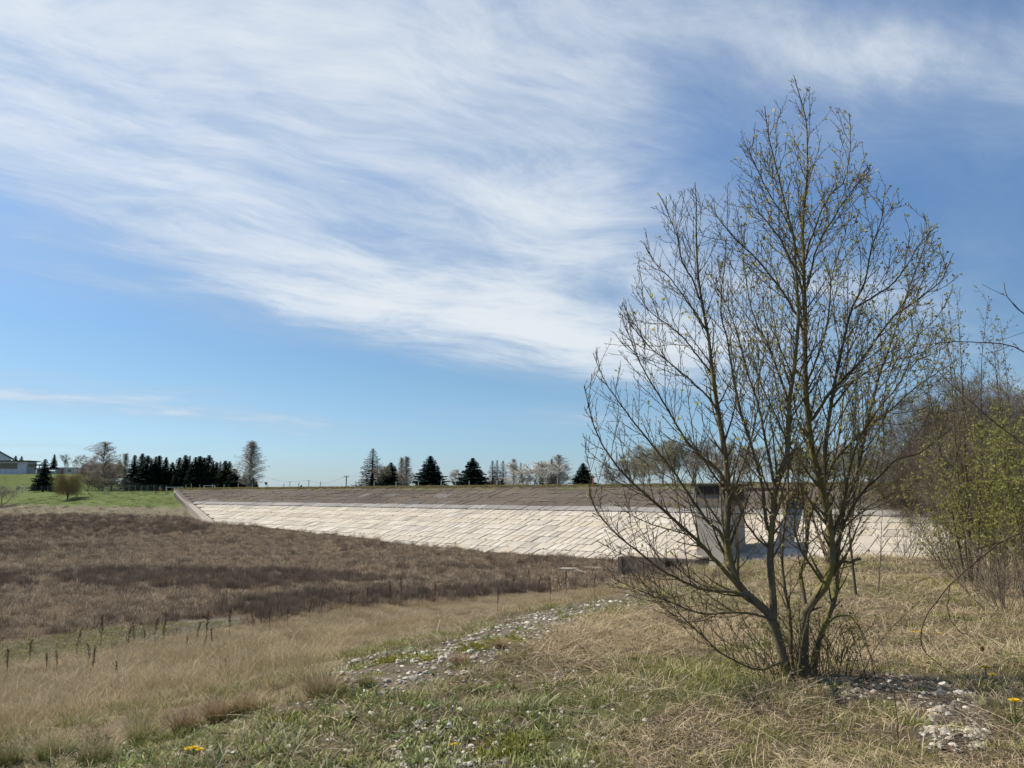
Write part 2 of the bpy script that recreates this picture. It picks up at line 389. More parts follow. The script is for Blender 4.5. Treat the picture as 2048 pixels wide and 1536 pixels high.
def make_ground():
    az_ = np.concatenate([np.radians(np.arange(-46, 46, .25)), np.radians(np.arange(46, 314, 4.0))])
    rr = 0.35 * 1.034 ** np.arange(282); rr = np.concatenate([[0.0], rr])
    A, Rr = np.meshgrid(az_, rr); x = Rr * np.sin(A); y = Rr * np.cos(A); z = height(x, y)
    n, m = x.shape; idx = np.arange(n * m).reshape(n, m); nx = np.roll(idx, -1, 1)
    Q = np.stack([idx[:-1], idx[1:], nx[1:], nx[:-1]], -1).reshape(-1, 4)[:, ::-1]
    X, Y, Z_ = x.ravel(), y.ravel(), z.ravel()
    zn, px, py = zones(X, Y, Z_)
    n1 = fbm(X * .8, Y * .8, 41)[:, None]; n2 = fbm(X * .15, Y * .15, 42)[:, None]; n3 = fbm(X * 4, Y * 4, 43)[:, None]
    C = np.array([.105, .078, .050]) * (0.7 + .6 * n1) * np.ones((len(X), 1))
    grn = sstep(.45, .65, n1); C = C * (1 - .5 * grn) + .5 * grn * np.array([.085, .082, .034])
    def put(mask, c, blend=1.0):
        nonlocal C
        mk = (np.asarray(mask, float) * blend)[:, None]; C = C * (1 - mk) + mk * np.array(c)
    put(zn['tan'], (.15, .115, .07))
    put(zn['straw'], (.20, .155, .09))
    put(zn['green1'], (.07, .082, .03), .7)
    put(zn['path'], (.125, .10, .068))
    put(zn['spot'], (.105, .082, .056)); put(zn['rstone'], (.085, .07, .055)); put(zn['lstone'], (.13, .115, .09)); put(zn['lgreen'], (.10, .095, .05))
    bedc = np.array([.095, .067, .042]) * (.7 + .6 * n2) * np.ones((len(X), 1))
    C = np.where(zn['bed'][:, None], bedc, C)
    mead = np.array([.085, .118, .03]) * (.75 + .5 * n2); mead = mead * (1 - .35 * n1) + .35 * n1 * np.array([.17, .16, .07])
    C = np.where(zn['meadow'][:, None], mead, C)
    C = np.where(zn['shore'][:, None], np.array([.15, .13, .085]) * (.6 + .8 * n1), C)
    rad = np.hypot(X, Y); v = NX[0] * X + NX[1] * Y
    farc = np.array([.09, .105, .04]) * (.8 + .4 * n2); f = sstep(420, 700, rad)[:, None]; C = C * (1 - f) + f * farc
    b = ((v > V_CREST - 1) & (X > -70) & (rad < 420))[:, None]; C = np.where(b, np.array([.10, .095, .045]) * (.7 + .6 * n1), C)
    C = C * (.82 + .36 * n3)
    m_, nt, out = mat_new('ground_soil')
    a = nt.nodes.new('ShaderNodeAttribute'); a.attribute_name = 'col'
    tcn = nt.nodes.new('ShaderNodeTexCoord')
    f1 = nnoise(tcn.outputs['Object'], 11.0, 4, .7); f2 = nnoise(tcn.outputs['Object'], 0.35, 3, .6)
    f = (f1 * 1.0 + .5) * (f2 * .5 + .75)
    mm = nt.nodes.new('ShaderNodeMix'); mm.data_type = 'RGBA'; mm.blend_type = 'MULTIPLY'; mm.inputs[0].default_value = 1
    nt.links.new(a.outputs[0], mm.inputs[6]); nt.links.new(nvec(f, f, f), mm.inputs[7])
    bs = nt.nodes.new('ShaderNodeBsdfPrincipled'); bs.inputs['Roughness'].default_value = .97; bs.inputs['Specular IOR Level'].default_value = .08
    nt.links.new(mm.outputs[2], bs.inputs['Base Color'])
    bp = nt.nodes.new('ShaderNodeBump'); bp.inputs['Strength'].default_value = .8; bp.inputs['Distance'].default_value = .06
    nt.links.new(f1.s, bp.inputs['Height']); nt.links.new(bp.outputs[0], bs.inputs['Normal']); nt.links.new(bs.outputs[0], out.inputs[0])
    o = ob('ground', mesh_np('ground', np.stack([X, Y, Z_], 1), Q, None, C, m_, True)); tag(o, kind='structure')
    return o
ground = make_ground()

# ------------------------------------------------------------------ the dam
dam = thing('dam', 'long low dam faced with pale concrete slabs below a dark weathered upper slope', 'dam')
def dam_pt(w, v, lift=0.0):
    p = wv(w, v); n = math.sqrt(1 + SLOPE ** 2)
    return np.array([p[0] - NX[0] * lift / n, p[1] - NX[1] * lift / n, dam_z(v) + lift * SLOPE / n])
W_END = 34.0
def make_dam_body():
    mb = MB(); c = (.055, .045, .035); g = (.12, .105, .045)
    prof = [(62.0, dam_z(62.0) - .12)] + [(v, dam_z(v) - .12) for v in np.linspace(66, V_CREST, 12)] + [(V_CREST + .4, Z_CREST + .10), (V_CREST + 4.2, Z_CREST + .12), (V_CREST + 8, -.4), (V_CREST + 9, -3)]
    ts = np.linspace(0, 1, 121)
    rows = []
    for v, z in prof:
        w0 = w_left(min(v, V_CREST)); ws = w0 + (W_END - w0) * ts
        rows.append([(AX[0] * w + NX[0] * v, AX[1] * w + NX[1] * v, z + (.10 * (vnoise(w * .5, v * .5, 4) - .5) if v > V_CREST else 0)) for w in ws])
    V = np.array(rows).reshape(-1, 3); n = len(prof); m = len(ts); idx = np.arange(n * m).reshape(n, m)
    Q = np.stack([idx[:-1, :-1], idx[:-1, 1:], idx[1:, 1:], idx[1:, :-1]], -1).reshape(-1, 4)
    vv = np.repeat([p[0] for p in prof], m); C = np.where((vv > V_CREST + .1)[:, None], np.array(g) * (.6 + .8 * fbm(V[:, 0] * .7, V[:, 1] * .7, 9))[:, None], np.array(c))
    o = ob('embankment', mesh_np('embankment', V, Q, None, C, M_DARKPAVE), dam)
    return o
make_dam_body()
SL_W, SL_L = 1.06, (V_TR - V_BASE) / 8.0
sl = math.sqrt(1 + 1 / SLOPE ** 2)
EX = np.array([AX[0], AX[1], 0.0]); EU = np.array([NX[0], NX[1], 1 / SLOPE]); EU /= np.linalg.norm(EU); EN = np.cross(EX, EU)
def slab_mesh(name, wid, leng, th, col, mat):
    """slab with chamfered top edge, top face at local z = 0"""
    hx, hy = wid / 2, leng / 2; b = .03; mb = MB()
    lo = [(-hx, -hy, -th), (hx, -hy, -th), (hx, hy, -th), (-hx, hy, -th)]; mi = [(x, y, -b) for x, y, _ in lo]
    tp = [(-hx + b, -hy + b, 0), (hx - b, -hy + b, 0), (hx - b, hy - b, 0), (-hx + b, hy - b, 0)]
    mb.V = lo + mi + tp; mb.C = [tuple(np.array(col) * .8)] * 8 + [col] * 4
    for i in range(4):
        j = (i + 1) % 4; mb.F += [(i, j, 4 + j, 4 + i), (4 + i, 4 + j, 8 + j, 8 + i)]
    mb.F.append((8, 9, 10, 11)); return mb.mesh(name, mat)
tones = [(.44, .385, .305), (.46, .405, .325), (.42, .37, .30), (.395, .355, .295), (.43, .37, .285), (.485, .435, .36), (.34, .30, .245)]
slab_protos = []
for k, tcol in enumerate(tones):
    for wd in (SL_W, 2 * SL_W):
        slab_protos.append((wd, slab_mesh('slab', wd - .085, SL_L * sl - .07, .14, tcol, M_CONC), tcol))
cells = []
for r in range(8):
    v = V_BASE + (r + .5) * SL_L; w = math.ceil((w_left(v) + .6) / SL_W) * SL_W + rng.random() * SL_W
    while w < W_END - 4:
        wide = rng.random() < .14; wd = SL_W * (2 if wide else 1)
        cells.append((w + wd / 2, v, wd, r)); w += wd
vis = []
for i, (w, v, wd, r) in enumerate(cells):
    p = dam_pt(w, v); px, py = proj(p)
    if 470 < px < 1420: vis.append((np.linalg.norm(p), i))
vis.sort(); chosen = set(i for _, i in vis[:296])
JV, JQ, JC = [], [], []; base = np.array([[sx_, sy_] for sx_, sy_ in ((-1, -1), (1, -1), (1, 1), (-1, 1))])
rowtint = [1.02, .98, 1.0, .97, 1.02, .94, 1.03, .92]
for i, (w, v, wd, r) in enumerate(cells):
    k = int(rng.choice(len(tones), p=[.22, .2, .16, .12, .14, .1, .06]))
    if r in (5, 6) and rng.random() < .4: k = 4
    _, me, tcol = slab_protos[k * 2 + (1 if wd > SL_W * 1.5 else 0)]
    lift = rng.normal(0, .012); p = dam_pt(w, v, lift)
    ta, tb, tcn = rng.normal(0, .007), rng.normal(0, .007), rng.normal(0, .006)
    if i in chosen:
        M = Matrix(((EX[0], EU[0], EN[0]), (EX[1], EU[1], EN[1]), (EX[2], EU[2], EN[2]))) @ Matrix.Rotation(ta, 3, 'X') @ Matrix.Rotation(tb, 3, 'Y') @ Matrix.Rotation(tcn, 3, 'Z')
        o = ob('slab', me, dam, p, M.to_euler())
    else:
        hx, hy = (wd - .085) / 2, (SL_L * sl - .07) / 2; n = len(JV) * 8
        top = [p + EX * a * hx + EU * b * hy + EN * (a * hx * -tb + b * hy * ta) for a, b in base]
        JV.append(np.array(top + [q - EN * .14 for q in top])); c = np.array(tcol) * rowtint[r] * rng.uniform(.92, 1.05)
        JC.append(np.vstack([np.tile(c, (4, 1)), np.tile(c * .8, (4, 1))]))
        JQ += [(n, n + 1, n + 2, n + 3)] + [(n + 4 + a, n + 4 + (a + 1) % 4, n + (a + 1) % 4, n + a) for a in range(4)]
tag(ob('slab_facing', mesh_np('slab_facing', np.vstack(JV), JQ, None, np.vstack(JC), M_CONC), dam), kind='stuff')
# grey kerb row at the change of slope, and the dark weathered paving above it
def paving(name, v0, v1, nrow, wid, lift, colf, mat, gap=.07, jit=.02):
    V, Q, C = [], [], []; L = (v1 - v0) / nrow
    for r in range(nrow):
        v = v0 + (r + .5) * L; w = w_left(v) + .6 + rng.random() * wid
        while w < W_END - 3:
            wd = wid * (1 if rng.random() < .7 else 2)
            p = dam_pt(w + wd / 2, v, lift + rng.normal(0, jit)); hx, hy = (wd - gap) / 2, (L * sl - gap) / 2; n = len(V) * 8
            ta, tb = rng.normal(0, .012, 2)
            top = [p + EX * a * hx + EU * b * hy + EN * (a * hx * tb + b * hy * ta) for a, b in base]
            V.append(np.array(top + [q - EN * .2 for q in top])); c = np.array(colf(w, v))
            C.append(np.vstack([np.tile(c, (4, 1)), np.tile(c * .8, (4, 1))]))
            Q += [(n, n + 1, n + 2, n + 3)] + [(n + 4 + a, n + 4 + (a + 1) % 4, n + (a + 1) % 4, n + a) for a in range(4)]
            w += wd
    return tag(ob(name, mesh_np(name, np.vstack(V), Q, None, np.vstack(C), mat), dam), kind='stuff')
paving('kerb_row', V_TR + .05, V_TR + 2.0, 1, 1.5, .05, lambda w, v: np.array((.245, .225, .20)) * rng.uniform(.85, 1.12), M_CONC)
def darkc(w, v):
    n = float(fbm(w * .10, v * .35, 51)); c = np.array((.105, .085, .066)) * (.65 + .7 * n)
    if rng.random() < .03 + .06 * (v < V_TR + 4): c = np.array((.145, .13, .112)) * rng.uniform(.7, 1.1)
    if v > V_CREST - 2.2 and rng.random() < .5: c = np.array((.11, .10, .055))
    return c
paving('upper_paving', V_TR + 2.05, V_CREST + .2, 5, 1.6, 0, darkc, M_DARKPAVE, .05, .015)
# concrete ramp down the left end
def make_ramp():
    mb = MB(); vs = np.linspace(67.5, V_CREST + .6, 15)
    for a, b in zip(vs[:-1], vs[1:]):
        e0, e1 = 3.1 - 1.7 * sstep(72, 90, a), 3.1 - 1.7 * sstep(72, 90, b); A0, A1 = w_left(a) - .5, w_left(a) + e0; B0, B1 = w_left(b) - .5, w_left(b) + e1
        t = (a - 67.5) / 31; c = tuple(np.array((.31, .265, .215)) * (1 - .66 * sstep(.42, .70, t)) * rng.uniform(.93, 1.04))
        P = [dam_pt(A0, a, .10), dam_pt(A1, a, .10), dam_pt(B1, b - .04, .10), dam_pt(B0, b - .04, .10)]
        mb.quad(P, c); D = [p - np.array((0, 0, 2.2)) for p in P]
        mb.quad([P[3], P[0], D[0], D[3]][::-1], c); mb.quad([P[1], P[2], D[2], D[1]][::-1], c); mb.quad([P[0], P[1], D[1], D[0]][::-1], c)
    o = mb.build('ramp', M_CONC, dam); o['label'] = 'smooth beige concrete ramp at the left end of the dam'
    mb = MB()
    for a, b in zip(vs[:-1], vs[1:]):
        for off, wd, cc in ((3.15, .22, (.12, .10, .08)), (-.8, .25, (.30, .265, .22))):
            P = [dam_pt(w_left(a) + off * (1 - .5 * (off > 0) * sstep(72, 90, a)), a, .13), dam_pt(w_left(a) + off * (1 - .5 * (off > 0) * sstep(72, 90, a)) + wd, a, .13), dam_pt(w_left(b) + off * (1 - .5 * (off > 0) * sstep(72, 90, b)) + wd, b, .13), dam_pt(w_left(b) + off * (1 - .5 * (off > 0) * sstep(72, 90, b)), b, .13)]
            mb.quad(P, cc); D = [p - np.array((0, 0, .5)) for p in P]; mb.quad([P[3], P[0], D[0], D[3]][::-1], cc); mb.quad([P[1], P[2], D[2], D[1]][::-1], cc)
    mb.build('ramp_kerb', M_CONC, dam)
make_ramp()
# ------------------------------------------------------------------ tree kit for the far trees
def cat_meshes(parts):
    V, Q, C, n = [], [], [], 0
    for v, q, c in parts:
        V.append(v); Q.append(np.asarray(q) + n); C.append(np.tile(np.asarray(c, float), (len(v), 1)) if np.ndim(c) == 1 else c); n += len(v)
    return np.vstack(V), np.vstack(Q), np.vstack(C)
def ribbons(P, D, wid, up=(0, 0, 1)):
    """thin flat quads: start P, vector D, width wid"""
    n = len(P); S = np.cross(D, rng.normal(size=(n, 3))); S /= np.linalg.norm(S, axis=1, keepdims=True) + 1e-9; S *= np.asarray(wid).reshape(-1, 1) / 2
    V = np.stack([P - S, P + S, P + D + S * .35, P + D - S * .35], 1).reshape(-1, 3); return V, np.arange(n * 4).reshape(-1, 4)
def spruce_meshes(h, r, g, dense=1.0, droop=.28, col=(.020, .034, .022), bare=.08, fat=1.0):
    tv, tq = tubes(np.array([[(0, 0, -.3), (0, 0, h * .5), (0, 0, h)]]), np.array([[h * .022, h * .013, .01]]), 6)
    P, D, W, C = [], [], [], []
    nl = int(16 + h * 1.6)
    for i in range(nl):
        t = i / (nl - 1); z = h * (bare + (1 - bare) * t); L = r * (1 - t) ** .82 * g.uniform(.78, 1.15) + .10
        nb = max(4, int((11 - 5 * t) * dense)); a0 = g.random() * 6.3
        for b in range(nb):
            a = a0 + 6.283 * b / nb + g.normal(0, .18); l = L * g.uniform(.72, 1.12); d = np.array([math.cos(a), math.sin(a), 0.])
            ns = max(3, int(l / .16))
            for s in np.linspace(.08, 1, ns):
                p = d * l * s + np.array([0, 0, z - droop * l * s + .30 * l * max(0, s - .55) ** 1.3])
                for k in range(3):
                    side = np.cross(d, (0, 0, 1)) * g.choice([-1, 1]) * g.uniform(.3, 1)
                    vv = d * g.uniform(.35, .9) + side + np.array([0, 0, g.uniform(-.55, .25)]); vv *= fat ** .4 * (.13 + .13 * l * (1 - s * .6)) * g.uniform(.7, 1.3)
                    P.append(p); D.append(vv); W.append((.10 + .03 * h * .3) * fat); C.append(np.array(col) * g.uniform(.55, 1.5))
    for k in range(40):
        P.append(np.array([0, 0, h * g.uniform(.9, 1)])); D.append(np.array([g.normal(0, .12), g.normal(0, .12), g.uniform(.05, .3)])); W.append(.06); C.append(np.array(col))
    V, Q = ribbons(np.array(P), np.array(D), np.array(W)); Cc = np.repeat(np.array(C), 4, 0)
    return mesh_np('trunk', tv, tq, None, (.06, .045, .035), M_BARK), mesh_np('crown', V, Q, None, Cc, M_FAR)
def grow(g, h, spread, levels=4, trunk_frac=.25, n0=9, up=.25, kids=5, len1=.42, forks=1, taper=.55):
    """branching skeleton of a leafless tree: list of (pts(k,3), r0, r1, level)"""
    out = []; r0 = h * .020
    def branch(p, d, L, r, lv):
        K = 6; pts = [p]; d = d / np.linalg.norm(d)
        for i in range(K - 1):
            d = d + g.normal(0, .10, 3) + np.array([0, 0, up * (.35 if lv else .1)]); d /= np.linalg.norm(d); pts.append(pts[-1] + d * L / (K - 1))
        pts = np.array(pts); out.append((pts, r, max(r * (.35 if lv < levels else .4), .004), lv))
        if lv >= levels: return
        nk = n0 if lv == 0 else kids
        for j in range(nk):
            t = trunk_frac + (1 - trunk_frac) * (j + g.random() * .8) / nk if lv == 0 else g.uniform(.2, 1)
            t = min(t, .98); i = min(int(t * (K - 1)), K - 2); q = pts[i] + (pts[i + 1] - pts[i]) * (t * (K - 1) - i)
            tn = pts[i + 1] - pts[i]; tn /= np.linalg.norm(tn); a = g.random() * 6.283; e = np.cross(tn, (.3, .8, .1)); e /= np.linalg.norm(e); f = np.cross(tn, e)
            ang = g.uniform(.55, 1.0) * (1.0 if lv else spread); nd = tn * math.cos(ang) + (e * math.cos(a) + f * math.sin(a)) * math.sin(ang)
            ll = L * len1 * (1.15 - .55 * t + (.55 - taper) * (t - .35)) * g.uniform(.75, 1.25) if lv == 0 else L * g.uniform(.38, .62)
            branch(q, nd, ll, r * (.45 if lv == 0 else .5) * (1.1 - .5 * t), lv + 1)
    for k in range(forks):
        d = np.array([g.normal(0, .12 if forks == 1 else .35), g.normal(0, .12 if forks == 1 else .35), 1.]); branch(np.array([0., 0., -.2]), d, h * g.uniform(.9, 1.0), r0 / math.sqrt(forks), 0)
    return out
def skeleton_meshes(br, bark, twig, levels, twig_extra=2, twig_len=.5, g=None, twig_w=.03, hang=0.0, leaf=None, leaf_n=0, leaf_s=.1, thick=1.0):
    big = [b for b in br if b[3] <= 1]; sm = [b for b in br if b[3] > 1]; tparts, cparts = [], []
    P = np.array([b[0] for b in big]); Rr = np.array([np.linspace(b[1], b[2], 6) for b in big]); tparts.append((*tubes(P, Rr, 5), bark))
    if sm:
        P = np.array([b[0] for b in sm]); Rr = np.maximum(np.array([np.linspace(b[1], b[2], 6) for b in sm]), twig_w * .35 * thick); v, q = tubes(P, Rr, 3)
        cparts.append((v, q, np.array(twig) * np.repeat(g.uniform(.7, 1.3, len(sm)), 18)[:, None]))
    ends = [b for b in br if b[3] >= levels - 1]
    pts = np.vstack([b[0][2:] for b in ends]); dirs = np.vstack([np.diff(b[0], axis=0)[1:] for b in ends]); dirs /= np.linalg.norm(dirs, axis=1, keepdims=True) + 1e-9
    if twig_extra:
        pp = np.repeat(pts, twig_extra, 0); dd = np.repeat(dirs, twig_extra, 0) + g.normal(0, .55, (len(pp), 3)); dd[:, 2] -= hang; dd /= np.linalg.norm(dd, axis=1, keepdims=True)
        dd *= (twig_len * g.uniform(.4, 1.2, len(pp)))[:, None]; v, q = ribbons(pp, dd, np.full(len(pp), twig_w)); cparts.append((v, q, np.array(twig) * np.repeat(g.uniform(.6, 1.4, len(pp)), 4)[:, None]))
    if leaf is not None and leaf_n:
        k = g.integers(0, len(pts), leaf_n); pp = pts[k] + g.normal(0, twig_len * .35, (leaf_n, 3)); dd = g.normal(0, 1, (leaf_n, 3)); dd /= np.linalg.norm(dd, axis=1, keepdims=True); dd *= (leaf_s * g.uniform(.6, 1.4, leaf_n))[:, None]
        v, q = ribbons(pp, dd, np.full(leaf_n, leaf_s * .8)); cparts.append((v, q, np.array(leaf) * np.repeat(g.uniform(.65, 1.35, leaf_n), 4)[:, None]))
    a = cat_meshes(tparts); b = cat_meshes(cparts)
    return mesh_np('trunk', a[0], a[1], None, a[2], M_BARK), mesh_np('crown', b[0], b[1], None, b[2], M_FAR)
def plant_tree(name, meshes, loc, s, rz, label, cat='tree', group=None, sxy=None):
    t = thing(name, label, cat, loc, rz, group); t.scale = (sxy or s, sxy or s, s)
    a = ob('trunk', meshes[0], t); b = ob('crown', meshes[1], t); return t

gs = np.random.default_rng(11)
SPR = [spruce_meshes(10, r, gs, d, dr, c, .08, 1.7) for r, d, dr, c in ((1.9, 1.0, .25, (.030, .048, .030)), (1.6, .9, .35, (.038, .052, .030)), (2.2, .8, .3, (.028, .044, .032)), (1.45, .7, .45, (.048, .055, .034)))]
SPRW = [spruce_meshes(8, r, gs, 1.25, dr, (.024, .042, .034), .02, 2.0) for r, dr in ((2.9, .22), (3.2, .18))]
def by_px(px, D, base_z=None):
    d = ray(px, 985); x = d[0] / d[1] * D; return x, D, (hz1(x, D) if base_z is None else base_z)
def tree_at(name, meshes, h0, px, ytop, D, label, cat='tree', group=None, rz=None, base=None, widen=1.0):
    x, y, z = by_px(px, D, base); ztop = at(px, ytop, D)[2]; s = (ztop - z) / h0
    return plant_tree(name, meshes, (x, y, z), s, gs.random() * 6.28 if rz is None else rz, label, cat, group, s * widen)

# row of spruces behind the meadow fence
row = [(264, 911), (279, 908), (294, 912), (307, 914), (313, 912), (327, 915), (339, 925), (355, 916), (365, 911), (372, 919), (380, 924), (389, 915), (397, 913), (406, 916), (414, 911), (424, 925), (432, 925), (446, 922), (454, 923)]
ordn = ['first', 'second', 'third', 'fourth', 'fifth', 'sixth', 'seventh', 'eighth', 'ninth', 'tenth', 'eleventh', 'twelfth', 'thirteenth', 'fourteenth', 'fifteenth', 'sixteenth', 'seventeenth', 'eighteenth', 'nineteenth', 'twentieth']
for i, (px, yt) in enumerate(row):
    tree_at('spruce_tree', SPR[i % 4], 10, px, yt, 255 + gs.uniform(-6, 6), 'dark spruce in the row behind the meadow fence, %s from the left' % ordn[i], 'tree', 'spruces behind the meadow fence', widen=(1.5, 1.9, 2.3, 1.7, 2.0)[i % 5]).rotation_euler[:2] = (gs.normal(0, .03), gs.normal(0, .03))
low = [(468, 938), (349, 948), (487, 950), (505, 955), (335, 945), (440, 948), (283, 945), (320, 950), (372, 950), (402, 945), (420, 950), (268, 950), (300, 945), (512, 962)]
for i, (px, yt) in enumerate(low):
    tree_at('spruce_tree', SPR[(i + 2) % 4], 10, px, yt, 250 + gs.uniform(-4, 4), 'short dark spruce filling the foot of the spruce row, number %s from the left' % ordn[sorted(p[0] for p in low).index(px)].replace('first', 'one') if False else 'short dark spruce low in the spruce row, %s from the left' % ordn[sorted(p[0] for p in low).index(px)], 'tree', 'short spruces low in the row', widen=2.6)
g = np.random.default_rng(21)
def birch(seed, h, sp=.75, hang=.9, twig=(.34, .30, .25), bark=(.5, .49, .46), leaf=(.34, .29, .15), leaf_n=900, n0=12, tf=.2, len1=.36, taper=.55):
    g_ = np.random.default_rng(seed); br = grow(g_, h, sp, 3, tf, n0, .18, 5, len1, 1, taper)
    return skeleton_meshes(br, bark, twig, 3, 4, h * .07, g_, h * .0026, hang, leaf, leaf_n, h * .011)
def env_tree(seed, h, prof, nb, twig, bark, leaf, leaf_n, hang=.6, up=.75, bare=.12, tw=.0042):
    """tree built to a crown outline: prof(t) = half width at relative height t"""
    g_ = np.random.default_rng(seed); lean = g_.normal(0, .02, 2); L, Rr = [], []; T = smoothline([(0, 0, -.2), (lean[0] * h * .3, lean[1] * h * .3, h * .35), (lean[0] * h, -lean[1] * h, h * .7), (lean[0] * h * .6, 0, h)], 6)
    tv, tq = tubes(T[None], np.linspace(h * .017, h * .003, 6)[None], 6)
    for k in range(nb):
        t = bare + (1 - bare) * (k + g_.random()) / nb; a = k * 2.4 + g_.normal(0, .4); r = prof(t) * h * g_.uniform(.55, 1.15); c = T[0] + (T[-1] - T[0]) * max(0, t - .13 * up * r / (h * .1) * .3)
        e = np.array([math.cos(a), math.sin(a), 0]); L.append(smoothline([c, c + e * r * .5 + np.array([0, 0, up * r * .6]), c + e * r + np.array([0, 0, up * r * .85])], 6)); Rr.append(np.linspace(h * .005, h * .0016, 6))
    L = np.array(L); bv, bq = tubes(L, np.array(Rr), 3); P = np.repeat(L[:, 1:].reshape(-1, 3), 9, 0) + g_.normal(0, h * .012, (nb * 45, 3)); D = g_.normal(0, 1, P.shape) * np.array([1, 1, .5]) + np.array([0, 0, .25 - hang]); D *= (h * .055 * g_.uniform(.3, 1.3, len(P)) / np.linalg.norm(D, axis=1))[:, None]
    v, q = ribbons(P, D, np.full(len(P), h * tw)); k = g_.integers(0, len(P), leaf_n); lp = P[k] + D[k] * g_.random((leaf_n, 1)); ld = g_.normal(0, h * .007, lp.shape); lv_, lq = ribbons(lp, ld, np.full(leaf_n, h * .009))
    a = cat_meshes([(tv, tq, bark)]); b = cat_meshes([(bv, bq, np.array(twig) * .8), (v, q, np.array(twig) * np.repeat(g_.uniform(.55, 1.4, len(P)), 4)[:, None]), (lv_, lq, np.array(leaf) * np.repeat(g_.uniform(.6, 1.4, leaf_n), 4)[:, None])])
    return mesh_np('trunk', a[0], a[1], None, a[2], M_BARK), mesh_np('crown', b[0], b[1], None, b[2], M_FAR)
pB1 = lambda t: np.interp(t, [.1, .2, .38, .6, .8, 1], [.17, .25, .27, .20, .12, .03]); pB3 = lambda t: np.interp(t, [.1, .3, .5, .7, .88, 1], [.12, .24, .30, .27, .17, .05]); pW = lambda t: np.interp(t, [.1, .3, .6, 1], [.14, .17, .12, .02]); pBr = lambda t: np.interp(t, [.1, .3, .55, .8, 1], [.20, .28, .30, .24, .08])
B1 = env_tree(35, 10, pB1, 110, (.33, .30, .26), (.55, .54, .5), (.36, .32, .2), 1500); B2 = env_tree(32, 10, pW, 70, (.34, .31, .26), (.4, .37, .33), (.36, .32, .2), 500, .2); B3 = env_tree(33, 10, pB3, 80, (.34, .29, .23), (.55, .53, .5), (.42, .33, .18), 1700); B4 = env_tree(34, 10, pBr, 80, (.30, .24, .17), (.3, .26, .2), (.36, .28, .15), 1800)
tree_at('birch_tree', B1, 10, 498, 884, 246, 'tall pale birch at the right end of the spruce row', 'tree', widen=1.45)
for i, (px, yt) in enumerate([(331, 922), (376, 913), (438, 924), (300, 920)]): tree_at('bare_tree', B2, 10, px, yt, 262, 'pale leafless treetop showing behind the spruce row, %s from the left' % ordn[[331, 376, 438, 300].index(px) if False else sorted([331, 376, 438, 300]).index(px)], 'tree', 'pale trees behind the spruce row', widen=.8)
tree_at('birch_tree', B3, 10, 204, 885, 250, 'pale leafing birch standing beside the left end of the spruce row', 'tree', widen=1.35)
tree_at('bare_tree', B2, 10, 248, 908, 262, 'thin leafless pale tree between the birch and the spruces', 'tree', widen=1.4)
def bare(seed, h=8, sp=.9, twig=(.26, .225, .185), bark=(.16, .14, .115), forks=1, leaf=None, leaf_n=0, tf=.22, n0=10, tw=.0028, te=3, len1=.45, up=.3):
    g_ = np.random.default_rng(seed); br = grow(g_, h, sp, 3, tf, n0, up, 5, len1, forks)
    return skeleton_meshes(br, bark, twig, 3, te, h * .075, g_, h * tw, 0, leaf, leaf_n, h * .014)
N1, N2, N3, N4 = bare(41), bare(42, forks=3, sp=.8, n0=7), bare(43, forks=2, n0=8, leaf=(.32, .30, .13), leaf_n=2600), bare(44, forks=4, n0=6, leaf=(.27, .28, .10), leaf_n=3400)
tree_at('bare_tree', N1, 8, 122, 912, 292, 'small leafless tree behind the sheds beside a dark spruce', 'tree')
tree_at('spruce_tree', SPR[0], 10, 103, 909, 290, 'dark narrow spruce behind the open carport', 'tree', widen=1.3)
tree_at('spruce_tree', SPR[2], 10, 85, 919, 252, 'dark green spruce standing alone on the grass bank below the sheds', 'tree', widen=1.75)
tree_at('spruce_tree', SPR[1], 10, 25, 912, 300, 'dark treetop rising just right of the white gable', 'tree', widen=1.7)
tree_at('spruce_tree', SPR[3], 10, 37, 913, 304, 'dark treetop over the roof of the long white shed', 'tree', widen=1.7)
tree_at('bare_tree', N2, 8, 160, 916, 275, 'leafless bushy tree left of the tall birch', 'tree', widen=1.4)
tree_at('bare_tree', N2, 8, 180, 930, 262, 'low brownish leafless tree under the left side of the birch', 'tree', rz=2.0, widen=1.5)
tree_at('bare_tree', N3, 8, 222, 925, 258, 'reddish brown leafless tree right of the birch trunk', 'tree', widen=1.2)
for i, (px, yt, w_) in enumerate([(175, 958, 2.2), (195, 962, 2.5), (222, 960, 2.4), (248, 963, 2.2)]):
    tree_at('hedge_bush', N4, 8, px, yt, 247, 'green leafing bush along the fence under the birch, %s from the left' % ordn[i], 'bush', 'bushes along the fence', widen=w_)
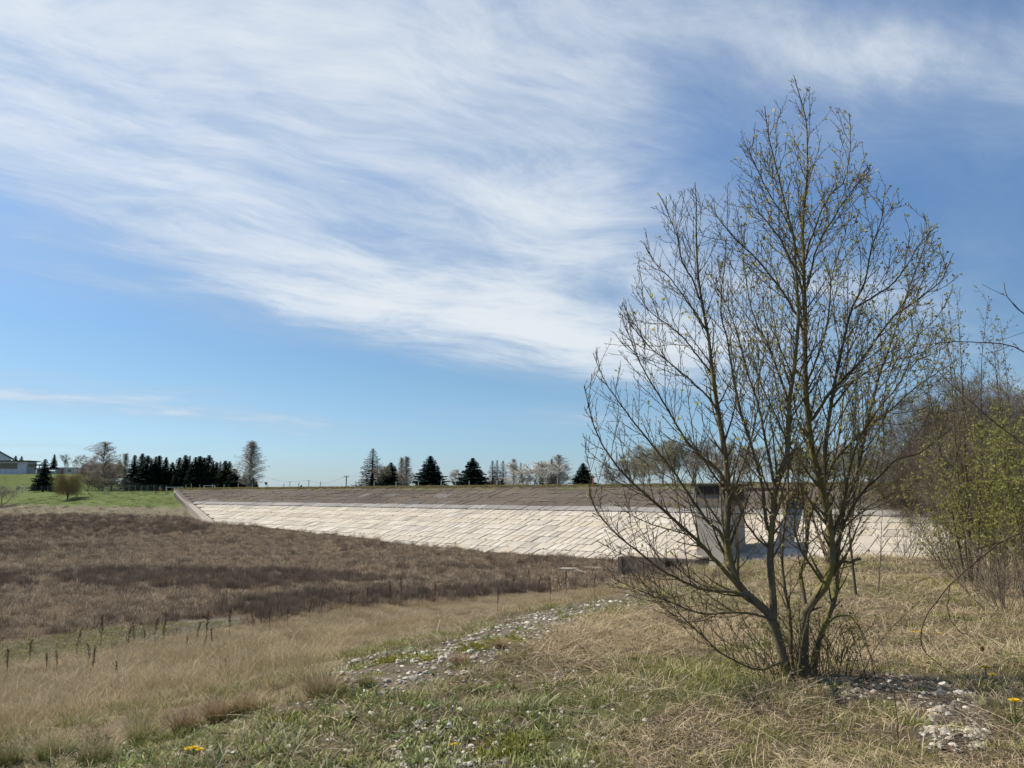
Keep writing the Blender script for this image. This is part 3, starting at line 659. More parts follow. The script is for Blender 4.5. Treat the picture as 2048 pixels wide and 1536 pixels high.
# weeping willow on the shore
def willow(seed, h=8):
    g_ = np.random.default_rng(seed); limbs = []
    for k in range(16):
        an = k * 2.4; sp = g_.uniform(.18, .42) * h; top = h * g_.uniform(.72, .97) * (1 - .35 * (sp / h) ** 1.5); e = np.array([math.cos(an), math.sin(an)]) * sp
        limbs.append(smoothline([(0, 0, -.2), (e[0] * .08, e[1] * .08, h * .16), (e[0] * .35, e[1] * .35, h * .42), (e[0] * .75, e[1] * .75, top * .86), (e[0], e[1], top)], 9))
    limbs = np.array(limbs); tv, tq = tubes(limbs, np.tile(np.linspace(h * .020, h * .004, 9), (16, 1)), 5)
    n = 1900; k = g_.integers(0, 16, n); i = g_.integers(5, 9, n); P = limbs[k, i] + g_.normal(0, h * .065, (n, 3)); out = P[:, :2] / (np.linalg.norm(P[:, :2], axis=1, keepdims=True) + .2) + g_.normal(0, .35, (n, 2))
    L = np.minimum(P[:, 2] - h * g_.uniform(.03, .16, n), h * g_.uniform(.15, .9, n)); K = []
    for t in (0, .15, .35, .65, 1.0): r = h * .13 * math.sin(min(t * 1.9, 1.57)); K.append(np.stack([P[:, 0] + out[:, 0] * r, P[:, 1] + out[:, 1] * r, P[:, 2] + .035 * h * math.sin(t * 6) * (t < .5) - L * max(0, t - .1) ** 1.25], 1))
    K = np.stack(K, 1); v, q = tubes(K, np.full(K.shape[:2], h * .0011), 3); c = np.array((.40, .31, .13)) * np.repeat(g_.uniform(.6, 1.3, n), 15)[:, None]
    return mesh_np('trunk', tv, tq, None, (.14, .105, .065), M_BARK), mesh_np('crown', v, q, None, c, M_FAR)
tree_at('willow_tree', willow(55), 8, 136, 940, 212, 'round golden weeping willow on the reservoir shore', 'tree', base=None, widen=1.0)
for i, (px, yt, D, w_, lab) in enumerate([(312, 983, 205, 1.6, 'greenish round bush beside the top of the ramp, left one'), (335, 985, 203, 1.5, 'greenish round bush beside the top of the ramp, right one'), (5, 975, 214, 1.8, 'brown bare bush at the left edge of the meadow'),
                                          (178, 986, 214, 1.0, 'small leafless bush right of the willow'), (154, 990, 213, .8, 'tiny leafless sapling close beside the willow')]):
    tree_at('shrub', (N4 if i < 2 else N2), 8, px, yt, D, lab, 'shrub', widen=w_)

# trees behind the crest
def crest_D(px, v=V_CREST + 9): w = w_at(px, v); return float(wv(w, v)[1])
LARCH = [spruce_meshes(10, 2.2, np.random.default_rng(61), .8, .12, (.105, .095, .072), .1), spruce_meshes(10, 1.7, np.random.default_rng(62), .55, .02, (.115, .095, .07), .15)]
for nm, ms, h0, px, yt, lab, w_ in [
    ('larch_tree', LARCH[0], 10, 744, 898, 'tall grey-green larch, leftmost of the trees behind the crest', 1.9),
    ('pine_tree', SPRW[1], 8, 781, 926, 'dark spreading pine close right of the tall larch', 1.6),
    ('leafing_shrub', N4, 8, 762, 938, 'olive bushy shrub between the larch and the pine', 1.1),
    ('bare_tree', B2, 10, 801, 916, 'pale wispy leafless tree behind the pine, left one', 1.3),
    ('bare_tree', B2, 10, 811, 914, 'pale wispy leafless tree behind the pine, right one', 1.7),
    ('spruce_tree', SPRW[0], 8, 860, 913, 'broad dark conical spruce standing alone behind the crest, left of two', 1.75),
    ('spruce_tree', SPRW[1], 8, 945, 917, 'broad dark double-topped spruce behind the crest, right of two', 1.65),
    ('bare_shrub', N3, 8, 912, 943, 'low yellowish leafless shrub left of the double-topped spruce', 1.3),
    ('larch_tree', LARCH[1], 10, 985, 922, 'thin dark larch with sparse branches, left of the larch trio', 1.5),
    ('larch_tree', LARCH[1], 10, 994, 921, 'thin dark larch with sparse branches, middle of the larch trio', 1.2),
    ('larch_tree', LARCH[1], 10, 1006, 922, 'thin dark larch with sparse branches, right of the larch trio', 1.5),
    ('bare_tree', B2, 10, 1027, 919, 'pale larch-like tree left of the blossom shrub', 1.5),
    ('pine_tree', SPR[3], 10, 1042, 927, 'small dark treetop behind the left side of the blossom shrub', .8),
    ('pine_tree', SPR[3], 10, 1084, 923, 'small dark treetop behind the right side of the blossom shrub', .8),
    ('spruce_tree', SPR[2], 10, 1104, 918, 'dark spruce half hidden by the brown birch', .9),
    ('birch_tree', B4, 10, 1118, 911, 'brownish leafing birch right of the blossom shrub', 1.2),
    ('spruce_tree', SPRW[0], 8, 1167, 927, 'dark blue-green spruce at the edge of the big bare tree', 1.75),
    ('bare_shrub', N2, 8, 820, 950, 'low pale shrub right of the wispy trees', 1.2)]:
    tree_at(nm, ms, h0, px, yt, crest_D(px, V_CREST + (9 if 'shrub' not in nm else 7)), lab, 'shrub' if 'shrub' in nm else 'tree', widen=w_)
BL = bare(66, 6, .9, (.30, .27, .22), (.10, .08, .06), 5, (.86, .84, .76), 20000, .1, 6, .004, 3, .5)
tree_at('blossom_shrub', BL, 6, 1064, 931, crest_D(1064, V_CREST + 7), 'wide white blossoming shrub behind the crest', 'shrub', widen=2.1)
# wood behind the intake tower
wood = [(1240, 930, 'N'), (1262, 915, 'L'), (1290, 903, 'L'), (1325, 895, 'L'), (1355, 892, 'L'), (1385, 905, 'N'), (1415, 893, 'N'), (1445, 900, 'N'), (1475, 905, 'N'), (1505, 902, 'N'), (1540, 905, 'N'), (1580, 915, 'N'), (1610, 905, 'L'), (1650, 900, 'L'), (1700, 903, 'L'), (1740, 912, 'L'), (1225, 948, 'N'), (1770, 930, 'L')]
for i, (px, yt, k) in enumerate(wood):
    ms = (N3 if i % 2 else N4) if k == 'L' else (N1 if i % 2 else N2)
    tree_at('bare_tree' if k == 'N' else 'leafing_tree', ms, 8, px, yt, crest_D(px, V_CREST + 14 + 8 * (i % 3)), '%s rounded tree in the wood behind the dam, %s from the left' % ('grey leafless' if k == 'N' else 'pale green leafing', ordn[sorted(p[0] for p in wood).index(px)]), 'tree', 'wood behind the dam', widen=1.25)
# wooded rise at the right
def fine_tree(seed, forks, twig, leaf=None, leaf_n=0):
    g_ = np.random.default_rng(seed); br = grow(g_, 8, .85, 4, .15, 10, .32, 5, .5, forks); return skeleton_meshes(br, (.13, .11, .09), twig, 4, 1, .45, g_, .011, 0, leaf, leaf_n, .07)
F1, F2, F3 = fine_tree(71, 1, (.21, .175, .135)), fine_tree(72, 3, (.20, .165, .125)), fine_tree(73, 2, (.20, .175, .11), (.20, .19, .05), 2500)
rise = [(1825, 925, 92), (1850, 900, 90), (1872, 882, 88), (1895, 868, 86), (1918, 858, 84), (1945, 850, 82), (1968, 840, 80), (1992, 832, 78), (2016, 825, 76), (2042, 815, 74), (1850, 945, 80), (1885, 930, 76), (1925, 915, 72), (1965, 910, 68), (2005, 900, 64), (2040, 895, 60), (2075, 850, 72), (2100, 850, 66)]
for i, (px, yt, D) in enumerate(rise):
    ms = (F1, F2, F3, F2)[i % 4]; back = i < 10 or i > 15
    tree_at('bare_tree', ms, 8, px, yt, D, 'leafless grey-brown tree on the right-hand rise, %s, %s from the left' % ('back row' if back else 'front row', ordn[(i if i < 10 else (i - 6 if i > 15 else i - 10))]), 'tree', 'bare trees on the right-hand rise', widen=1.2)

# ------------------------------------------------------------------ posts, poles, signs, fence on the far side
def post_obj(name, h, r, col, mat, cap=True):
    mb = MB(); mb.tube((0, 0, -.3), (0, 0, h - .04), r, r * .96, 8, col); mb.tube((0, 0, h - .04), (0, 0, h), r * .96, r * .5, 8, tuple(np.array(col) * .8)); return mb.mesh(name, mat)
PM = post_obj('crest_post', 1.15, .085, (.50, .46, .40), M_WOOD); PMR = post_obj('red_post', 1.35, .10, (.42, .13, .09), M_PAINT)
ppx = [371, 382, 399, 424, 447, 476, 504, 534, 567, 597, 640, 748, 792, 837, 882, 911, 938, 994, 1053, 1116, 1186, 1262, 1345, 1838]
tens = ordn + ['twenty-first', 'twenty-second', 'twenty-third', 'twenty-fourth', 'twenty-fifth']
for i, px in enumerate(ppx):
    v = V_CREST + .9; w = w_at(px, v); p = wv(w, v); red = px == 1186
    o = ob('red_post' if red else 'crest_post', PMR if red else PM, None, (p[0], p[1], Z_CREST + .08), (gs.normal(0, .03), gs.normal(0, .03), 0)); o.scale = (1, 1, gs.uniform(.85, 1.15))
    if px == 1838: o.scale = (.8, .8, 1.0)
    tag(o, 'short reddish post on the dam crest before the dark spruce' if red else 'short pale wooden post on the dam crest, %s from the left' % tens[i], 'post', None if red else 'posts along the dam crest')
def frame(px0, px1, ytop, D, label):
    x0, y0, z0 = by_px(px0, D); x1, _, z1 = by_px(px1, D); zt = at(px0, ytop, D)[2]; zb = min(z0, z1)
    t = thing('goal_frame', label, 'goal', ((x0 + x1) / 2, D, zb)); c = (.78, .78, .76); hx = (x1 - x0) / 2; h = zt - zb
    for s in (-1, 1):
        mb = MB(); mb.box((s * hx, 0, h / 2), (.16, .16, h + .1), c); mb.build('goal_post', M_PAINT, t)
        mb = MB(); mb.tube((s * hx, .05, h - .1), (s * hx, 1.2, 0), .03, None, 6, c); mb.build('stay', M_PAINT, t)
    mb = MB(); mb.box((0, 0, h - .06), (2 * hx - .162, .14, .12), c); mb.build('crossbar', M_PAINT, t)
frame(407, 429, 971, 232, 'small white goal frame in front of the dark spruces, right one')
frame(332, 365, 974, 234, 'wide white goal frame above the ramp, left one')
# wire fence along the meadow
fx = [(-30 + i * 12.5) for i in range(30)]
fence = thing('wire_fence', 'wire mesh fence with thin posts along the far edge of the meadow', 'fence')
prev = None; fm = MB(); fm.tube((0, 0, -.3), (0, 0, 2.0), .05, None, 6, (.30, .31, .28)); fmesh = fm.mesh('post', M_METAL); wires = MB(); mesh_w = MB()
for i, px in enumerate(fx):
    D = 243 + 6 * math.sin(i * .2); x, y, z = by_px(px, D); ob('post', fmesh, fence, (x, y, z))
    if prev is not None:
        for hh in (.1, .7, 1.3, 1.9): wires.tube((prev[0], prev[1], prev[2] + hh), (x, y, z + hh), .012, None, 3, (.16, .17, .15))
        for k in range(8):
            a, b = k / 8, (k + 1) / 8
            P = lambda t, h_: (prev[0] + (x - prev[0]) * t, prev[1] + (y - prev[1]) * t, prev[2] + (z - prev[2]) * t + h_)
            mesh_w.tube(P(a, .1), P(b, 1.9), .008, None, 3, (.15, .17, .14)); mesh_w.tube(P(b, .1), P(a, 1.9), .008, None, 3, (.15, .17, .14))
    prev = (x, y, z)
wires.build('wire', M_METAL, fence); mesh_w.build('mesh_panel', M_METAL, fence)
# utility pole and wires
def upole(px, ytop, D, label):
    x, y, z = by_px(px, D); zt = at(px, ytop, D)[2]; t = thing('utility_pole', label, 'pole', (x, y, z)); h = zt - z
    mb = MB(); mb.tube((0, 0, -.5), (0, 0, h), .17, .12, 8, (.30, .28, .25)); mb.build('pole', M_WOOD, t)
    mb = MB(); mb.box((0, 0, h - .35), (1.3, .12, .12), (.25, .24, .22)); mb.build('crossarm', M_WOOD, t)
    for s in (-.55, 0, .55): mb = MB(); mb.tube((s, 0, h - .28), (s, 0, h + .02), .05, .035, 6, (.35, .33, .3)); mb.build('insulator', M_PAINT, t)
    return np.array([x, y, zt])
pA = upole(692, 951, 190, 'grey utility pole rising behind the crest left of the larch')
pB = upole(617, 960, 330, 'distant utility pole behind the crest, taller of the far pair'); pC = upole(579, 963, 420, 'distant utility pole behind the crest, fainter of the far pair')
def wire(name, a, b, sag, label):
    t = np.linspace(0, 1, 14); P = a[None] * (1 - t[:, None]) + b[None] * t[:, None]; P[:, 2] -= sag * 4 * t * (1 - t); v, q = tubes(P[None], np.full((1, 14), .028), 4)
    tag(ob(name, mesh_np(name, v, q, None, (.10, .10, .10), M_METAL)), label, 'wire')
wire('overhead_wire', pA, pB, 1.6, 'thin overhead wire sagging left from the grey utility pole'); wire('overhead_wire', pA, pA + np.array([60, -45, -.6]), 1.2, 'thin overhead wire running right from the grey utility pole behind the larch')
wire('overhead_wire', pB, at(520, 951, 330), 1.5, 'thin overhead wire between the far poles and the birch')
def lattice(px, ytop, D, label):
    x, y, z = by_px(px, D); zt = at(px, ytop, D)[2]; h = zt - z; t = thing('lattice_pylon', label, 'pylon', (x, y, z)); c = (.30, .32, .34); b = h * .10
    for sx_, sy_ in ((-1, -1), (1, -1), (1, 1), (-1, 1)): mb = MB(); mb.tube((sx_ * b, sy_ * b, 0), (sx_ * .15, sy_ * .15, h), .16, .1, 4, c); mb.build('leg', M_METAL, t)
    mb = MB()
    for i in range(6):
        z0, z1 = h * i / 6, h * (i + 1) / 6; r0, r1 = b * (1 - i / 6) + .15, b * (1 - (i + 1) / 6) + .15
        for s in (-1, 1): mb.tube((-s * r0, -r0, z0), (s * r1, -r1, z1), .09, None, 4, c); mb.tube((-s * r0, r0, z0), (s * r1, r1, z1), .09, None, 4, c)
    mb.build('bracing', M_METAL, t)
    for f in (.78, .93): mb = MB(); mb.box((0, 0, h * f), (h * .30, .3, .3), c); mb.build('crossarm', M_METAL, t)
lattice(711, 962, 1300, 'faint distant lattice pylon right of the utility pole'); lattice(722, 966, 1500, 'fainter distant lattice pylon beside the larch')
def yield_sign(px, yc, D, label, tri=True):
    x, y, z = by_px(px, D); zc = at(px, yc, D)[2]; t = thing('road_sign', label, 'sign', (x, y, z)); h = zc - z
    mb = MB(); mb.tube((0, .06, -.3), (0, .06, h + .3), .05, None, 6, (.25, .25, .25)); mb.build('post', M_METAL, t)
    mb = MB(); s = .62; c = (.03, .03, .035)
    if tri: f = [(-s, 0, h + s * .7), (s, 0, h + s * .7), (s * .12, 0, h - s * .8), (-s * .12, 0, h - s * .8)]
    else: f = [(.38 * math.cos(a), 0, h + .38 * math.sin(a)) for a in np.linspace(0, 6.283, 13)[:-1]]
    mb.quad(f, c); mb.quad([(a, .04, b) for a, _, b in f][::-1], c)
    for i in range(len(f)): j = (i + 1) % len(f); a, b = f[i], f[j]; mb.quad([b, a, (a[0], .04, a[2]), (b[0], .04, b[2])], c)
    mb.build('sign_plate', M_PAINT, t)
yield_sign(531, 967, 262, 'dark triangular road sign seen from behind, right of the birch'); yield_sign(602, 972, 300, 'small dark round road sign on the far roadside', False)

# ------------------------------------------------------------------ sheds and house at the far left
def win(parent, w, h, c, n=(0, -1), col=(.06, .07, .085), fr=(.55, .55, .53)):
    mb = MB(); mb.box(c, (w, .06, h), fr); f = mb.build('window', M_PAINT, parent); mb = MB(); mb.box((c[0], c[1] - .05, c[2]), (w - .14, .05, h - .14), col); mb.build('pane', M_GLASS, f)
def gpx(px, py, D): p = at(px, py, D); return p
HB = 283.0
zb = hz1(gpx(20, 945, HB)[0], HB)
t = thing('long_shed', 'long low white garage shed with brown panel on the grass bank', 'shed', (gpx(20, 945, HB)[0], HB, zb)); wd = (gpx(52, 945, HB) - gpx(-40, 945, HB))[0]; x0 = gpx(-40, 945, HB)[0] - gpx(20, 945, HB)[0]; hh = at(20, 923, HB)[2] - zb
mb = MB(); mb.box((x0 + wd / 2, 3, hh / 2 - .3), (wd, 6, hh + .6), (.62, .63, .64)); mb.build('wall', M_PAINT, t)
mb = MB(); mb.box((x0 + wd / 2 + .4, 2.8, hh + .19), (wd + 1.6, 7.4, .35), (.07, .065, .06)); mb.build('roof', M_ROOF, t)
for k in range(5): mb = MB(); mb.box((x0 + wd - 4.0 - k * 1.3, -.06, hh * .66), (1.26, .1, hh * .42), (.24, .20, .15)); mb.build('panel', M_WOOD, t)
for k in range(8): mb = MB(); mb.box((x0 + wd * (.06 + .125 * k), -.05, hh * .2), (.07, .08, hh * .4), (.45, .46, .47)); mb.build('batten', M_PAINT, t)
t = thing('gabled_house', 'white gabled house with dark eaves cut by the left edge of the picture', 'house', (gpx(-22, 920, 300)[0], 300, hz1(gpx(-22, 920, 300)[0], 300)), .588); z0 = t.location.z
e = at(-22, 916, 300)[2] - z0; rg = at(-22, 893, 300)[2] - z0; hw = (gpx(17, 916, 300) - gpx(-22, 916, 300))[0]
mb = MB(); mb.box((0, 5, e / 2), (2 * hw - .8, 10, e), (.68, .69, .70)); mb.quad([(-hw + .4, 0, e), (hw - .4, 0, e), (0, 0, rg - .2)], (.68, .69, .70)); mb.build('wall', M_PAINT, t)
for s in (-1, 1):
    mb = MB(); P = [(s * (hw + .5), -.8, e - .35), (0, -.8, rg), (0, 10.5, rg), (s * (hw + .5), 10.5, e - .35)]; U = [(a, b, c + .28) for a, b, c in P]
    mb.quad(U if s > 0 else U[::-1], (.12, .11, .105)); mb.quad(P[::-1] if s > 0 else P, (.1, .1, .1))
    for i in range(4): j = (i + 1) % 4; mb.quad([P[i], P[j], U[j], U[i]], (.10, .095, .09))
    mb.build('roof', M_ROOF, t)
win(t, 1.4, 1.3, (2.0, -.02, e * .6)); win(t, 1.4, 1.3, (-2.5, -.02, e * .6))
t = thing('open_carport', 'small open carport with dark posts right of the long white shed', 'carport', (gpx(62, 945, 284)[0], 284, hz1(gpx(62, 945, 284)[0], 284))); h = at(62, 930, 284)[2] - t.location.z; hw = (gpx(80, 945, 284) - gpx(53, 945, 284))[0] / 2
mb = MB(); mb.box((.6, 2.5, h + .12), (2 * hw + 1.2, 5.6, .25), (.16, .155, .15)); mb.build('roof', M_ROOF, t)
for s in (-1, 1):
    for yy in (.2, 4.8): mb = MB(); mb.box((s * (hw - .2) + .5, yy, h / 2 - .2), (.22, .22, h + .4), (.07, .06, .06)); mb.build('post', M_WOOD, t)
mb = MB(); mb.box((-hw + .7, 0.0, h / 2 - .1), (1.1, .12, h), (.07, .05, .06)); mb.build('side_panel', M_WOOD, t)
t = thing('garden_shed', 'pale shed with dark flat roof behind the lone spruce', 'shed', (gpx(92, 945, 282)[0], 282, hz1(gpx(92, 945, 282)[0], 282))); h = at(92, 938, 282)[2] - t.location.z; hw = (gpx(116, 945, 282) - gpx(73, 945, 282))[0] / 2
mb = MB(); mb.box((0, 2, h / 2 - .3), (2 * hw - .8, 4, h + .6), (.46, .47, .48)); mb.build('wall', M_PAINT, t); mb = MB(); mb.box((-.2, 1.8, h + .15), (2 * hw + .2, 5, .28), (.05, .05, .055)); mb.build('roof', M_ROOF, t)
mb = MB(); mb.box((hw - 1.1, -.06, h * .42), (1.0, .1, h * .8), (.6, .6, .6)); mb.build('door', M_PAINT, t)
t = thing('water_tank', 'pale blue cylindrical tank lying beside the garden shed', 'tank', (gpx(105, 944, 278)[0], 278, hz1(gpx(105, 944, 278)[0], 278)))
mb = MB(); mb.tube((-1.1, 0, .8), (1.1, 0, .8), .62, None, 16, (.36, .50, .52)); mb.build('shell', M_PAINT, t)
for s in (-.7, .7): mb = MB(); mb.box((s, 0, .08), (.15, 1.0, .55), (.3, .3, .3)); mb.build('cradle', M_METAL, t)
t = thing('white_outbuilding', 'small white outbuilding between the tank and the willow', 'outbuilding', (gpx(133, 945, 284)[0], 284, hz1(gpx(133, 945, 284)[0], 284))); h = at(133, 936, 284)[2] - t.location.z; hw = (gpx(148, 945, 284) - gpx(117, 945, 284))[0] / 2
mb = MB(); mb.box((0, 2, h / 2 - .4), (2 * hw, 4, h + .8), (.60, .56, .52)); mb.build('wall', M_PAINT, t); mb = MB(); mb.box((0, 2, h + .12), (2 * hw + .5, 4.6, .22), (.55, .55, .56)); mb.build('roof', M_ROOF, t)
mb = MB(); mb.box((-hw * .55, -.05, h * .45), (.9, .1, 1.9), (.30, .16, .12)); mb.build('door', M_WOOD, t); win(t, 1.2, 1.0, (hw * .4, -.03, h * .55))
t = thing('dark_barn', 'low barn with a dark pitched roof hidden behind the birch', 'barn', (gpx(192, 950, 272)[0], 272, hz1(gpx(192, 950, 272)[0], 272))); h = at(192, 945, 272)[2] - t.location.z; rg = at(192, 928, 272)[2] - t.location.z; hw = (gpx(232, 945, 272) - gpx(156, 945, 272))[0] / 2
mb = MB(); mb.box((0, 4, h / 2 - .3), (2 * hw - .6, 8, h + .6), (.20, .16, .125)); mb.build('wall', M_WOOD, t)
for s in (-1, 1):
    mb = MB(); yy = 4 + s * 4.6; P = [(-hw, yy, h - .2), (hw, yy, h - .2), (hw, 4, rg), (-hw, 4, rg)]; U = [(a, b, c + .2) for a, b, c in P]; mb.quad(U if s < 0 else U[::-1], (.085, .075, .075)); mb.quad(P[::-1] if s < 0 else P, (.05, .05, .05))
    for i in range(4): j = (i + 1) % 4; mb.quad([P[i], P[j], U[j], U[i]], (.06, .055, .055))
    mb.build('roof', M_ROOF, t)
win(t, 1.2, 1.0, (-2, -.02, h * .55), col=(.03, .03, .03)); win(t, 1.2, 1.0, (3, -.02, h * .55), col=(.03, .03, .03))
# small things on the meadow
x, y, z = by_px(318, 240); t = thing('red_bin', 'small red object standing by the left goal frame', 'bin', (x + .4, y, z)); mb = MB(); mb.tube((0, 0, 0), (0, 0, 1.0), .38, .45, 10, (.45, .04, .07)); mb.build('body', M_PAINT, t); mb = MB(); mb.tube((0, 0, 1.0), (0, 0, 1.25), .47, .3, 10, (.38, .03, .06)); mb.build('lid', M_PAINT, t)
for px, py, s, lab in ((201, 981, .5, 'small yellow-white marker stake before the hedge'), (213, 991, .45, 'small yellow-white marker stake on the open meadow')):
    p = hit(px, py, 300); t = thing('marker_stake', lab, 'stake', p); mb = MB(); mb.tube((0, 0, -.2), (0, 0, 1.1), .09, .08, 6, (.62, .62, .42)); mb.build('stake', M_PAINT, t); mb = MB(); mb.tube((0, 0, 1.1), (0, 0, 1.25), .1, .05, 6, (.7, .68, .3)); mb.build('cap', M_PAINT, t)

# ------------------------------------------------------------------ intake tower and outlet on the dam
wT = w_at(1415, 76.0); tw = thing('intake_tower', 'grey concrete intake tower with dark flat roof standing against the dam face', 'tower')
def tbox(name, w0, w1, v0, v1, z0, z1, col, mat, parent=None):
    mb = MB(); c = wv((w0 + w1) / 2, (v0 + v1) / 2); mb.box((c[0], c[1], (z0 + z1) / 2), (abs(w1 - w0), abs(v1 - v0), z1 - z0), col, math.atan2(AX[1], AX[0])); return mb.build(name, mat, parent or tw)
v0 = 69.6; wc = w_at(1416, v0); w0, w1 = wc - 1.35, wc + 1.35; DP = 5.2
tbox('wall', w0, w1, v0, v0 + DP, -7.2, -1.2, (.46, .405, .33), M_CONC)
tbox('gate_house', w0 - .05, w1 + .05, v0 - .05, v0 + DP + .05, -1.197, .72, (.22, .18, .145), M_WOOD)
tbox('roof', w0 - .3, w1 + .4, v0 - .35, v0 + DP + .4, .723, .90, (.03, .03, .035), M_ROOF)
for k in range(4): tbox('corner_post', (w0 if k % 2 else w1) - .12, (w0 if k % 2 else w1) + .12, (v0 if k < 2 else v0 + DP) - .12, (v0 if k < 2 else v0 + DP) + .12, -1.19, .715, (.36, .32, .27), M_WOOD)
for k in range(3): tbox('shutter', w0 + .2 + k * .8, w0 + .9 + k * .8, v0 - .16, v0 - .08, -.05, .62, (.06, .045, .04), M_WOOD)
for k in range(3): tbox('shutter', w1 + .08, w1 + .16, v0 + .3 + k * 1.6, v0 + 1.6 + k * 1.6, -.7, .6, (.085, .06, .05), M_WOOD)
#tbox('wing_wall', w1 - 1.0, w1 - .003, v0 + DP + .003, v0 + 16.0, -7.2, -1.9, (.27, .235, .19), M_CONC)
tbox('footbridge', w0 + .6, w1 - .6, v0 + DP + .45, V_CREST + 1.0, .25, .62, (.17, .12, .09), M_WOOD)
for s in (0, 1):
    ww = (w0 + .65) if s == 0 else (w1 - .65); tbox('handrail', ww - .04, ww + .04, v0 + DP + .6, V_CREST + .9, 1.15, 1.22, (.18, .15, .12), M_METAL)
    for vv in np.linspace(v0 + DP + .7, V_CREST + .7, 8): tbox('baluster', ww - .03, ww + .03, vv - .03, vv + .03, .62, 1.15, (.18, .15, .12), M_METAL)
# outlet box and apron at the toe
ot = thing('outlet_box', 'low brown concrete outlet box with a dark opening at the toe of the dam', 'culvert')
pL, pR = at(1247, 1140, 66), at(1385, 1146, 63); d = pR - pL; L = math.hypot(d[0], d[1]); a = math.atan2(d[1], d[0]); mid = (pL + pR) / 2; gz = hz1(mid[0], mid[1]); ztop = at(1300, 1116, 64.5)[2]; bz = min(gz, ztop - 1.3) - .2; H = ztop - bz
ot.location = (mid[0], mid[1], bz); ot.rotation_euler = (0, 0, a)
def obx(nm, c, s, col, mat): mb = MB(); mb.box(c, s, col); return mb.build(nm, mat, ot)
obx('front_wall', (-1.1, 0, H / 2), (L - 2.2, .35, H), (.27, .195, .135), M_CONC); obx('front_wall', (L / 2 - .3, 0, H / 2), (.6, .35, H), (.27, .195, .135), M_CONC)
obx('back_wall', (0, 3.4, H / 2), (L, .35, H), (.3, .26, .21), M_CONC)
for s in (-1, 1): obx('side_wall', (s * (L / 2 + .18), 1.6, H / 2), (.34, 3.9, H), (.26, .2, .15), M_CONC)
obx('lintel', (L / 2 - 1.4, 0, H - .1), (1.58, .33, .2), (.2, .15, .11), M_CONC); obx('lid', (0, 1.75, H + .03), (L + .3, 3.6, .06), (.34, .28, .21), M_CONC)
for i, (px, py, w_, l_, rz, tl, lab) in enumerate([(1138, 1140, 3.4, 1.6, .3, .03, 'flat pale broken concrete slab lying on the bed, left one'), (1190, 1139, 3.0, 1.3, -.15, .05, 'flat pale broken concrete slab lying on the bed, right one'), (1163, 1146, 1.4, 1.2, .8, .28, 'tilted pale broken concrete slab between two flat ones')]):
    p = hit(px, py, 120); mb = MB(); c = (.30, .25, .19); n = 7; top = []
    for k in range(n): an = 6.283 * k / n; top.append((math.cos(an) * w_ / 2 * gs.uniform(.55, 1.1), math.sin(an) * l_ / 2 * gs.uniform(.55, 1.1), .12 + gs.normal(0, .03)))
    mb.quad(top, c); bt = [(x_, y_, -.2) for x_, y_, _ in top]
    for k in range(n): j = (k + 1) % n; mb.quad([bt[k], bt[j], top[j], top[k]], (.22, .18, .14))
    o = mb.build('broken_slab', M_CONC); o.location = (p[0], p[1], p[2] + .05); o.rotation_euler = (tl, tl * .6, rz); tag(o, lab, 'slab', 'broken slabs on the bed')
# ------------------------------------------------------------------ the big multi-stemmed tree
TY = 6.75                                                   # distance of the tree
tg = np.random.default_rng(101)
tree_base = hit(1596, 1352); TY = float(tree_base[1])
OUT = [(1160, 850), (1168, 770), (1188, 700), (1228, 640), (1255, 570), (1275, 480), (1310, 390), (1400, 370), (1440, 400), (1475, 260), (1535, 195), (1580, 150), (1640, 190), (1700, 225), (1745, 330), (1800, 370), (1870, 450), (1915, 550),
       (1912, 700), (1905, 860), (1850, 960), (1800, 1060), (1740, 1150), (1720, 1300), (1640, 1350), (1560, 1350), (1430, 1310), (1330, 1230), (1205, 1175), (1180, 1010), (1165, 920)]
